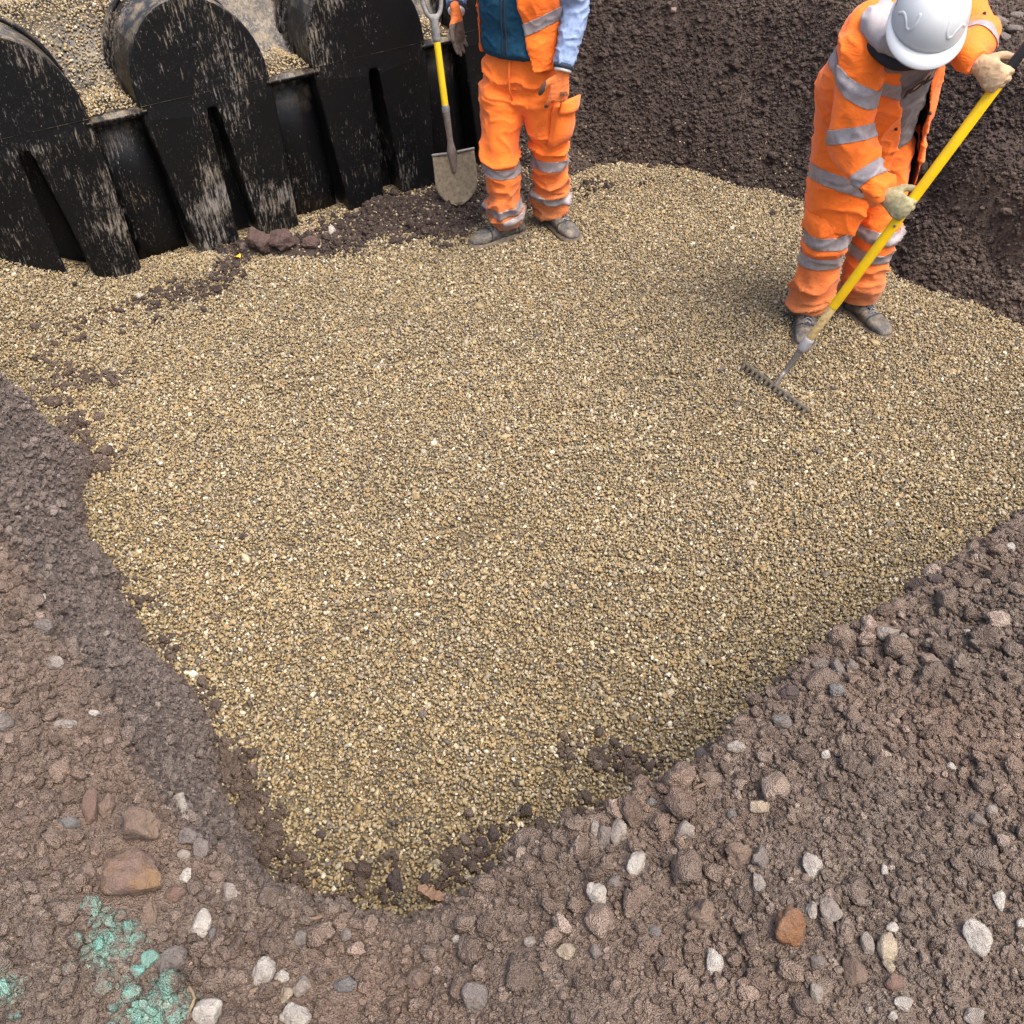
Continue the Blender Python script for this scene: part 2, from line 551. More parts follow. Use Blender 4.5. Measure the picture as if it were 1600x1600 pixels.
M_WOOD = simple("scuffed_pale_shaft", (0.55, 0.40, 0.17), 0.7, 0.25, 70, dirt=(0.22, 0.16, 0.09), dirt_amt=0.8)
M_CHIP = simple("split_wood", (0.25, 0.150, 0.095), 0.8, 0.25, 120, bump=0.6, bscale=200)
M_TWIG = simple("twig_bark", (0.125, 0.085, 0.058), 0.9, 0.25, 120)
M_LEAF = simple("yellow_leaf", (0.80, 0.42, 0.02), 0.6, 0.15, 80)
M_GREEN = simple("weed_leaf", (0.06, 0.12, 0.035), 0.6, 0.2, 50)

def stone_mat(name, c, dirt=(0.17, 0.125, 0.10), amt=0.5, spot=None):
    m = NT(name)
    k = m.ramp(m.noise(55, detail=6, rough=0.65), [(0.3, tuple(x * 0.72 for x in c)), (0.7, tuple(min(1, x * 1.12) for x in c))])
    if spot:
        k = m.mix(m.ramp(m.noise(18, detail=3), [(0.48, 0.0), (0.60, 0.8)]), k, spot)
    k = m.mix(m.ramp(m.noise(24, detail=7, rough=0.7), [(0.46, 0.0), (0.68, amt)]), k, dirt)
    m.col(k); m.rough(0.85); m.spec(0.3)
    m.bump(m.math('ADD', m.noise(130, detail=6, rough=0.7), m.math('MULTIPLY', m.noise(38, detail=5, rough=0.65), 1.2)), 1.0, 0.013)
    return m.m

STONE = {
    "white": stone_mat("white_stone", (0.50, 0.455, 0.40), amt=0.6),
    "cream": stone_mat("cream_stone", (0.42, 0.345, 0.25), amt=0.6),
    "pale": stone_mat("pale_grey_stone", (0.315, 0.272, 0.235), amt=0.6),
    "grey": stone_mat("grey_stone", (0.205, 0.175, 0.157), amt=0.65),
    "slate": stone_mat("blue_grey_stone", (0.175, 0.165, 0.158), amt=0.65),
    "brown": stone_mat("brown_stone", (0.205, 0.142, 0.108), amt=0.7, spot=(0.23, 0.165, 0.12)),
    "red": stone_mat("red_brown_stone", (0.205, 0.13, 0.10), dirt=(0.19, 0.13, 0.10), amt=0.7),
    "orange": stone_mat("orange_stone", (0.255, 0.125, 0.062), dirt=(0.20, 0.14, 0.10), amt=0.85),
    "patch": stone_mat("orange_patched_boulder", (0.22, 0.145, 0.112), dirt=(0.20, 0.14, 0.11), amt=0.65, spot=(0.27, 0.165, 0.078)),
    "pink": stone_mat("pinkish_stone", (0.26, 0.19, 0.155), amt=0.65),
    "teal": stone_mat("teal_sprayed_stone", (0.19, 0.17, 0.15), amt=0.35, spot=(0.20, 0.45, 0.37)),
    "dark": stone_mat("dark_clod", (0.095, 0.070, 0.066), dirt=(0.12, 0.09, 0.08), amt=0.5),
    "purple": stone_mat("purple_brown_clod", (0.105, 0.067, 0.058), dirt=(0.145, 0.098, 0.082), amt=0.5),
}

# ------------------------------------------------------------------ terrain
TOE = np.array([(-3.9, 4.6), (-2.42, 3.60), (-1.90, 3.06), (-1.70, 2.95), (-1.70, 2.72), (-1.58, 2.47), (-1.385, 2.22), (-1.16, 1.96),
                (-0.985, 1.73), (-0.91, 1.52), (-0.775, 1.33), (-0.63, 1.11), (-0.36, 1.03), (-0.1, 1.06), (0.15, 1.14), (0.45, 1.32),
                (0.9, 1.66), (1.35, 2.02), (1.9, 2.40), (2.6, 2.66), (3.6, 3.0), (3.6, 3.6), (2.52, 3.92), (2.03, 4.33), (1.80, 4.85),
                (1.71, 5.20), (1.17, 5.48), (0.476, 5.63), (0.18, 5.50), (-0.12, 5.62), (-0.25, 6.1), (-1.0, 7.4), (-2.6, 6.7), (-4.6, 5.6)])
RIM = np.array([(-4.1, 4.1), (-2.65, 3.22), (-1.95, 2.56), (-1.45, 1.85), (-1.08, 1.34), (-0.80, 1.02), (-0.53, 0.77), (-0.24, 0.69),
                (-0.10, 0.74), (0.06, 0.87), (0.40, 1.03), (0.70, 1.31), (1.08, 1.57), (1.34, 1.75), (2.2, 2.16), (4.0, 2.55), (4.1, 4.1),
                (3.0, 4.45), (2.62, 4.80), (2.30, 5.55), (1.55, 6.02), (0.5, 6.22), (0.08, 6.5), (-0.2, 7.4), (-1.0, 8.0), (-2.8, 7.2), (-5.0, 6.1)])

def sdist(poly, x, y):
    """Signed distance to a closed polygon: negative inside."""
    x = np.ravel(x); y = np.ravel(y)
    d = np.full(x.shape, 1e9); inside = np.zeros(x.shape, bool)
    n = len(poly)
    for k in range(n):
        ax, ay = poly[k]; bx, by = poly[(k + 1) % n]
        ex, ey = bx - ax, by - ay
        t = np.clip(((x - ax) * ex + (y - ay) * ey) / (ex * ex + ey * ey), 0, 1)
        d = np.minimum(d, np.hypot(x - ax - t * ex, y - ay - t * ey))
        c = ((ay > y) != (by > y)) & (x < (bx - ax) * (y - ay) / (by - ay + 1e-12) + ax)
        inside ^= c
    return np.where(inside, -d, d)

T0X, T0Y = -1.512, 4.789                              # foot of the tank's middle bay
def gravel_z(x, y):
    x = np.asarray(x, float); y = np.asarray(y, float)
    z = 0.05 * (fbm2(x, y, 1.3, 3, 11) - 0.5) + 0.014 * (fbm2(x, y, 6.0, 3, 12) - 0.5)
    z = z + 0.45 * sstep(-1.95, -3.0, x + 0.25 * (y - 4.2)) * sstep(3.2, 4.0, y)              # bank heaped against the tank's left end
    z = z + 0.05 * np.exp(-(((x - 0.9) / 0.7) ** 2 + ((y - 5.5) / 0.35) ** 2))
    z = z + 0.05 * np.exp(-(((x + 1.7) / 0.35) ** 2 + ((y - 4.45) / 0.25) ** 2))
    a_ = (x - T0X) * 0.829 + (y - T0Y) * 0.559; b_ = -(x - T0X) * 0.559 + (y - T0Y) * 0.829
    z = z - 0.035 * sstep(-1.0, -0.6, a_) * np.exp(-(b_ / .25) ** 2) * sstep(1.5, 1.2, a_)
    # scrapes and heel marks left by raking
    for u, v, L, ang, dep in ((740, 815, .16, 15, .030), (455, 590, .14, 8, .030), (590, 915, .15, 5, .016), (1110, 660, .10, 30, .018),
                              (1050, 590, .14, -5, .013), (640, 560, .16, 10, .013), (1000, 880, .2, -8, .012), (880, 700, .2, 12, .012)):
        p = atz(u, v, 0); c, s = math.cos(math.radians(ang)), math.sin(math.radians(ang))
        a = (x - p.x) * c + (y - p.y) * s; b = -(x - p.x) * s + (y - p.y) * c
        z = z - 1.7 * dep * np.exp(-(a / L) ** 4) * (np.exp(-(b / .028) ** 2) - 0.7 * np.exp(-((b + .06) / .035) ** 2))
    # gravel pushed up by the rake and round the boots
    rx, ry = 1.212 + 0.05, 3.456 - 0.06
    a_ = (x - rx) * 0.54 - (y - ry) * 0.84; b_ = (x - rx) * 0.84 + (y - ry) * 0.54
    z = z + 0.022 * np.exp(-(a_ / .22) ** 4) * (np.exp(-((b_ + .02) / .045) ** 2) - .5 * np.exp(-((b_ - .10) / .05) ** 2))
    for bx_, by_ in ((1.42, 3.88), (1.76, 3.97), (-0.10, 4.78), (0.275, 4.88)):
        q_ = np.hypot(x - bx_, y - by_)
        z = z + 0.008 * np.exp(-((q_ - .17) / .05) ** 2)
    return z

def soil_heap(x, y):
    """Loose soil lying on the gravel in front of the tank, and spilled down at the toe of the banks."""
    h = np.full(np.shape(x), -0.2)
    n = 0.10 * (fbm2(x, y, 5, 4, 31) - 0.5)
    for u, v, rx, ry, top in ((650, 335, .36, .26, .065), (560, 352, .26, .14, .045), (735, 300, .24, .28, .10), (470, 385, .22, .10, .05),
                              (880, 250, .24, .25, .10), (400, 385, .18, .09, .05), (820, 300, .2, .2, .06)):
        p = atz(u, v, 0.0)
        d = np.sqrt(((x - p.x) / rx) ** 2 + ((y - p.y) / ry) ** 2)
        h = np.maximum(h, top * (1 - d ** 2) + n)
    return h

def terrain_fn(x, y):
    shp = np.shape(x); x = np.ravel(x).astype(float); y = np.ravel(y).astype(float)
    wx = 0.20 * (fbm2(x, y, 3.1, 4, 1) - 0.5); wy = 0.20 * (fbm2(x, y, 3.1, 4, 2) - 0.5)
    near = sstep(3.0, 1.6, y)
    wx *= 1 - 0.45 * near; wy *= 1 - 0.45 * near
    dt = sdist(TOE, x + wx, y + wy); dr = sdist(RIM, x + wx, y + wy)
    t = np.where(dt <= 0, 0, np.where(dr >= 0, 1, dt / (dt - dr + 1e-9)))
    prof = np.where(t < 0.8, t * 1.03, 0.824 + 0.176 * np.sin((t - 0.8) / 0.2 * math.pi / 2) ** 1.0)
    H = 0.965 + 0.05 * (fbm2(x, y, 1.1, 3, 4) - 0.5) - 0.06 * np.exp(-((np.maximum(dr, 0)) / 0.18) ** 2)
    H = H + 0.02 * sstep(0.0, 0.9, dr)
    terr = sstep(2.0, 2.5, x) * sstep(3.8, 4.3, y)
    tb = t + 0.10 * (fbm2(x, y, 4, 3, 16) - 0.5)
    prof = prof + terr * 0.13 * (sstep(.36, .46, tb) * sstep(.80, .5, tb)) - terr * 0.10 * sstep(.18, .30, tb) * sstep(.44, .36, tb)
    z = -0.10 + (H + 0.10) * prof
    slope = np.clip(4 * t * (1 - t), 0, 1)
    z = z + slope * 0.10 * (fbm2(x, y, 7, 4, 5) - 0.5) + slope * 0.05 * (fbm2(x, y, 24, 4, 25, .65) - 0.5)
    flat = sstep(0.75, 1.0, t)
    z = z + flat * (0.075 * (fbm2(x, y, 4.5, 5, 6, 0.55) - 0.5) + 0.022 * (fbm2(x, y, 21, 4, 8, 0.6) - 0.5))
    # crumbly rim on the right-hand far wall
    z = z + slope * sstep(1.6, 2.2, x) * sstep(3.6, 4.2, y) * 0.12 * (fbm2(x, y, 2.5, 3, 15) - 0.45)
    z = np.maximum(z, np.where(dt < 0.25, soil_heap(x, y) + gravel_z(x, y), -1))
    return z.reshape(shp), t.reshape(shp), dt.reshape(shp), dr.reshape(shp)

def axis(parts):
    out = [parts[0][0]]
    for a, b, s in parts:
        n = max(1, int(round((b - a) / s)))
        out += list(a + (b - a) * (np.arange(n) + 1) / n)
    return np.array(out)

XS = axis([(-60, -12, 12), (-12, -5, 1.0), (-5, -2.9, 0.1), (-2.9, 3.0, 0.0165), (3.0, 5, 0.1), (5, 12, 1.0), (12, 60, 12)])
YS = axis([(-60, -8, 13), (-8, -1, 1.0), (-1, 0.2, 0.08), (0.2, 2.2, 0.0125), (2.2, 6.6, 0.02), (6.6, 9, 0.1), (9, 20, 1.5), (20, 60, 13)])
GX, GY = np.meshgrid(XS, YS)
GZ, GT, GDT, GDR = terrain_fn(GX, GY)

def lookup(A, x, y):
    i = np.clip(np.searchsorted(XS, x) - 1, 0, len(XS) - 2); j = np.clip(np.searchsorted(YS, y) - 1, 0, len(YS) - 2)
    fx = (x - XS[i]) / (XS[i + 1] - XS[i]); fy = (y - YS[j]) / (YS[j + 1] - YS[j])
    return (A[j, i] * (1 - fx) + A[j, i + 1] * fx) * (1 - fy) + (A[j + 1, i] * (1 - fx) + A[j + 1, i + 1] * fx) * fy

SLX = np.gradient(GZ, XS, axis=1); SLY = np.gradient(GZ, YS, axis=0)

def damp_shade_of(x, y, z, t):  # moist subsoil and painted shade together, strongest low on the far walls
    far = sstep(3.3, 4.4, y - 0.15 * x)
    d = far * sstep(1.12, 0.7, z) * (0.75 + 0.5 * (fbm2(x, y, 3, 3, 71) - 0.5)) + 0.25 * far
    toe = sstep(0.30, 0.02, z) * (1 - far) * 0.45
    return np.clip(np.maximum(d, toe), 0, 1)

def grey_of(x, y, z, t):
    """The left cut face is smooth grey-purple clay."""
    return np.clip(sstep(0.0, -0.5, x) * sstep(0.02, 0.2, t) * sstep(1.05, 0.7, t) * 0.85, 0, 1) * sstep(4.4, 3.6, y)

def grid_mesh(name, xs, ys, Z, mat):
    ny, nx = Z.shape
    me = bpy.data.meshes.new(name)
    X, Y = np.meshgrid(xs, ys)
    co = np.stack([X, Y, Z], -1).reshape(-1, 3)
    idx = np.arange(nx * ny).reshape(ny, nx)
    q = np.stack([idx[:-1, :-1], idx[:-1, 1:], idx[1:, 1:], idx[1:, :-1]], -1).reshape(-1, 4)
    me.vertices.add(len(co)); me.vertices.foreach_set("co", co.ravel())
    me.loops.add(q.size); me.loops.foreach_set("vertex_index", q.ravel().astype(np.int32))
    me.polygons.add(len(q)); me.polygons.foreach_set("loop_start", np.arange(0, q.size, 4, dtype=np.int32))
    me.polygons.foreach_set("use_smooth", np.ones(len(q), bool))
    me.update(); me.validate()
    me.materials.append(mat)
    o = bpy.data.objects.new(name, me); COL.objects.link(o)
    return o

ground = grid_mesh("ground", XS, YS, GZ, M_SOIL)
tag(ground, "purple brown clay soil of the dug pit with steep cut sides", kind="structure")
for nm, A in (("damp_shade", damp_shade_of(GX.ravel(), GY.ravel(), GZ.ravel(), GT.ravel())), ("grey", grey_of(GX.ravel(), GY.ravel(), GZ.ravel(), GT.ravel()))):
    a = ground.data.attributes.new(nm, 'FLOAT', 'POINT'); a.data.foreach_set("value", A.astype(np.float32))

bx = axis([(-4.2, 3.7, 0.03)]); by = axis([(0.9, 6.4, 0.03)])
BX, BY = np.meshgrid(bx, by)
BZ = gravel_z(BX, BY)
bed = grid_mesh("gravel_bed", bx, by, BZ - 0.012, M_BED)
tag(bed, "bed of raked golden pea gravel on the pit floor", kind="structure")

# ------------------------------------------------------------------ scatter (stuff nobody could count)
def lump_variants(prefix, count, sub, seed, squash, rough, freq, mat, facet=0.0, grain=0.0):
    coll = bpy.data.collections.new(prefix + "_shapes")
    r = np.random.default_rng(seed)
    for k in range(count):
        bm = bmesh.new()
        bmesh.ops.create_icosphere(bm, subdivisions=sub, radius=1.0)
        V = np.array([v.co[:] for v in bm.verts])
        d = 1 + rough * (fbm3(V * freq + 31 * k, 3, seed + k) - 0.5) * 2 + grain * (fbm3(V * 5.5 + 31 * k, 3, seed + k + 40, .7) - 0.5) * 2
        if facet:
            for _ in range(7):
                n = r.normal(size=3); n /= np.linalg.norm(n); h = r.uniform(0.62, 0.9)
                dd = (V * d[:, None]) @ n
                d = np.where(dd > h, d * (1 - facet * (1 - h / np.maximum(dd, 1e-6))), d)
        V = V * d[:, None] * np.array([1.0, r.uniform(*squash), r.uniform(squash[0] * 0.85, squash[1] * 0.9)])
        for v, c in zip(bm.verts, V): v.co = c
        me = bpy.data.meshes.new(prefix); bm.to_mesh(me); bm.free()
        me.polygons.foreach_set("use_smooth", np.ones(len(me.polygons), bool))
        me.materials.append(mat)
        o = bpy.data.objects.new(prefix, me); coll.objects.link(o)
    return coll

def scatter(name, P, size, attrs, coll, nvar, label, mat, seed):
    r = np.random.default_rng(seed)
    n = len(P)
    me = bpy.data.meshes.new(name)
    me.vertices.add(n); me.vertices.foreach_set("co", np.asarray(P, np.float32).ravel())
    def put(nm, typ, arr):
        a = me.attributes.new(nm, typ, 'POINT')
        a.data.foreach_set("vector" if typ == 'FLOAT_VECTOR' else "value", np.ascontiguousarray(arr).ravel())
    put("size", 'FLOAT', np.asarray(size, np.float32))
    put("spin", 'FLOAT_VECTOR', np.stack([r.normal(0, .5, n), r.normal(0, .5, n), r.uniform(0, 6.283, n)], 1).astype(np.float32))
    put("pick", 'INT', r.integers(0, nvar, n).astype(np.int32))
    for k, v in attrs.items():
        put(k, 'FLOAT', np.asarray(v, np.float32))
    me.materials.append(mat)
    o = bpy.data.objects.new(name, me); COL.objects.link(o)
    tag(o, label, kind="stuff")
    g = bpy.data.node_groups.new(name, 'GeometryNodeTree')
    g.interface.new_socket("Geometry", in_out='INPUT', socket_type='NodeSocketGeometry')
    g.interface.new_socket("Geometry", in_out='OUTPUT', socket_type='NodeSocketGeometry')
    N = g.nodes
    gi, go = N.new("NodeGroupInput"), N.new("NodeGroupOutput")
    m2p = N.new("GeometryNodeMeshToPoints"); ci = N.new("GeometryNodeCollectionInfo")
    ci.inputs["Collection"].default_value = coll; ci.inputs["Separate Children"].default_value = True
    ci.inputs["Reset Children"].default_value = True
    iop = N.new("GeometryNodeInstanceOnPoints"); iop.inputs["Pick Instance"].default_value = True
    def attr(nm, t):
        a = N.new("GeometryNodeInputNamedAttribute"); a.data_type = t; a.inputs["Name"].default_value = nm
        return a.outputs[0]
    e2r = N.new("FunctionNodeEulerToRotation")
    L = g.links.new
    L(gi.outputs[0], m2p.inputs[0]); L(m2p.outputs[0], iop.inputs["Points"])
    L(ci.outputs[0], iop.inputs["Instance"]); L(attr("pick", 'INT'), iop.inputs["Instance Index"])
    L(attr("spin", 'FLOAT_VECTOR'), e2r.inputs[0]); L(e2r.outputs[0], iop.inputs["Rotation"])
    L(attr("size", 'FLOAT'), iop.inputs["Scale"]); L(iop.outputs[0], go.inputs[0])
    md = o.modifiers.new("scatter", 'NODES'); md.node_group = g
    return o

def in_view(P, margin=1.22):
    c = P - np.array([0, 0, CAM_H])
    s = math.sqrt(.5)
    dep = s * c[:, 1] - s * c[:, 2]
    up = s * c[:, 1] + s * c[:, 2]
    k = 800 / FPX * margin
    return (dep > 0.2) & (np.abs(c[:, 0]) < dep * k + 0.1) & (np.abs(up) < dep * k + 0.1)

def jgrid(x0, x1, y0, y1, s, seed):
    r = np.random.default_rng(seed)
    X, Y = np.meshgrid(np.arange(x0, x1, s), np.arange(y0, y1, s))
    X = X + r.uniform(-.5, .5, X.shape) * s; Y = Y + r.uniform(-.5, .5, Y.shape) * s
    return X.ravel(), Y.ravel(), r

# tank frame, needed for the gravel lying on it
TE = Vector((0.829, 0.559, 0)).normalized(); TB = Vector((-TE.y, TE.x, 0))
T0 = Vector((-1.512, 4.789, 0)); PITCH, HW = 0.912, 0.338
LOBES = [-2, -1, 0, 1, 2]
SPRING, RISE, LEDGE = 0.845, 0.395, 0.80
def tw(s, d, z):                                       # the tank stands slightly out of plumb
    return T0 + TE * (s + 0.085 * (0.8 - z)) + TB * (d - 0.045 * (0.8 - z)) + Vector((0, 0, z))

def roof_z(s, d):
    s = np.asarray(s, float); d = np.asarray(d, float)
    k = np.round(s / PITCH); ds = s - k * PITCH
    e = np.clip(1 - (ds / HW) ** 2, 0, None)
    arch = np.where(np.abs(ds) < HW, SPRING + RISE * np.sqrt(e), LEDGE - 0.03)
    groove = sstep(.19, .23, d) * sstep(.33, .29, d) * 0.04
    ribs = 0.03 * sstep(.42, .46, d) * sstep(.80, .76, d) + 0.03 * sstep(.95, .99, d)
    arch = arch - (groove + ribs) * (np.abs(ds) < HW)
    saddle = LEDGE - 0.02 + 0.36 * sstep(.16, .62, d)
    m = np.maximum(arch, saddle)
    return m + 0.012 * np.exp(-np.abs(arch - saddle) / 0.02)

# --- gravel
peb = lump_variants("pebble", 14, 3, 5, (0.50, 0.92), 0.32, 1.3, M_PEB, facet=0.85)
x, y, r = jgrid(-3.5, 3.2, 0.95, 6.1, 0.0090, 21)
z = gravel_z(x, y); tz = lookup(GZ, x, y)
P = np.stack([x, y, z], 1)
ts = (np.stack([x, y], 1) - np.array([T0.x, T0.y])) @ np.array([[TE.x, TB.x], [TE.y, TB.y]])
keep = (tz < z + 0.012 + 0.02 * (fbm2(x, y, 9, 3, 41) - 0.5)) & in_view(P, 1.45) & ~((ts[:, 1] > 0.12) & (ts[:, 0] < 1.3))
mixed = sstep(-0.06, 0.02, tz - z)
keep &= r.uniform(size=len(x)) > mixed * 0.55
P = P[keep]
n = len(P)
size = 0.0056 * np.exp(r.normal(0, 0.32, n))
big = r.uniform(size=n) < 0.03
size[big] *= r.uniform(1.2, 1.75, big.sum())
P[:, 2] += r.uniform(-.006, .005, n)
tint = np.clip(r.beta(1.3, 1.3, n) + 0.10 * (fbm2(P[:, 0], P[:, 1], 2.0, 3, 44) - 0.5), 0, 1)
# spilled gravel lying on top of the tank
ss, dd, r = jgrid(-2.2, 1.4, 0.03, 1.5, 0.0115, 22)
zz = roof_z(ss, dd)
k = np.round(ss / PITCH); ds = ss - k * PITCH
gz = (roof_z(ss, dd + .01) - roof_z(ss, dd - .01)) / .02; gs = (roof_z(ss + .01, dd) - roof_z(ss - .01, dd)) / .02
steep = np.hypot(gz, gs)
cover = np.where(k <= -1, 1.25, np.where(k == 0, 0.9 - 0.6 * sstep(-0.15, 0.2, ds), 0.30))
cover = cover * sstep(1.6, 0.9, steep) + 0.9 * (fbm2(ss, dd, 7, 4, 51) - 0.5)
ledge = (np.abs(ds) > HW) & (dd < 0.24)
front = (np.abs(ds) < HW) & (dd < 0.19 + 0.03 * r.uniform(size=len(ss)))
ok = ((cover > 0.5) & ~front) | (ledge & (r.uniform(size=len(ss)) < 0.9))
hump = np.where(ledge, 0.055 * np.exp(-((np.abs(ds) - PITCH / 2) / 0.09) ** 2) * sstep(0.0, 0.10, dd), 0.0)
hump = hump + 0.03 * np.clip(cover - 0.5, 0, 1) * (~ledge)
TP = np.array([tw(a, b, c)[:] for a, b, c in zip(ss[ok], dd[ok], (np.where(ledge, LEDGE, zz) + hump)[ok])])
# fill below heaped layers so that no hollow shows
n2 = len(TP)
P = np.concatenate([P, TP]); size = np.concatenate([size, 0.0066 * np.exp(r.normal(0, 0.24, n2))])
tint = np.concatenate([tint, r.beta(1.8, 1.4, n2)])
# stray pebbles on the back bank's foot and on the soil in front of the tank
x, y, r = jgrid(-1.9, 1.9, 4.3, 5.95, 0.024, 23)
z = lookup(GZ, x, y); gz_ = gravel_z(x, y)
ok = (z > gz_) & (z < gz_ + 0.3) & (r.uniform(size=len(x)) < 0.55 * sstep(0.32, 0.0, z - gz_)) & ~(((np.stack([x, y], 1) - np.array([T0.x, T0.y])) @ np.array([TB.x, TB.y]) > 0.0) & (x < -.2))
SP = np.stack([x[ok], y[ok], z[ok] + 0.004], 1)
P = np.concatenate([P, SP]); size = np.concatenate([size, 0.0066 * np.exp(r.normal(0, 0.24, len(SP)))]); tint = np.concatenate([tint, r.beta(1.8, 1.4, len(SP))])
gravel = scatter("gravel", P, size, {"tint": tint}, peb, 14, "loose golden pea gravel covering the pit floor and tank top", M_PEB, 61)
N_PEB = len(P)

# ------------------------------------------------------------------ hit a surface under a photo pixel
def hit(u, v):
    d = ray(u, v)
    t = np.linspace(0.6, 9.0, 4200)
    x, y, z = d[0] * t, d[1] * t, CAM_H + d[2] * t
    s = np.maximum(lookup(GZ, x, y), np.where((x > -4.2) & (x < 3.7) & (y > .9) & (y < 6.4), gravel_z(x, y), -1))
    k = int(np.argmax(z < s))
    dep = t[k]                                         # distance along the optical axis (ray() has unit axial length)
    return Vector((x[k], y[k], s[k])), dep

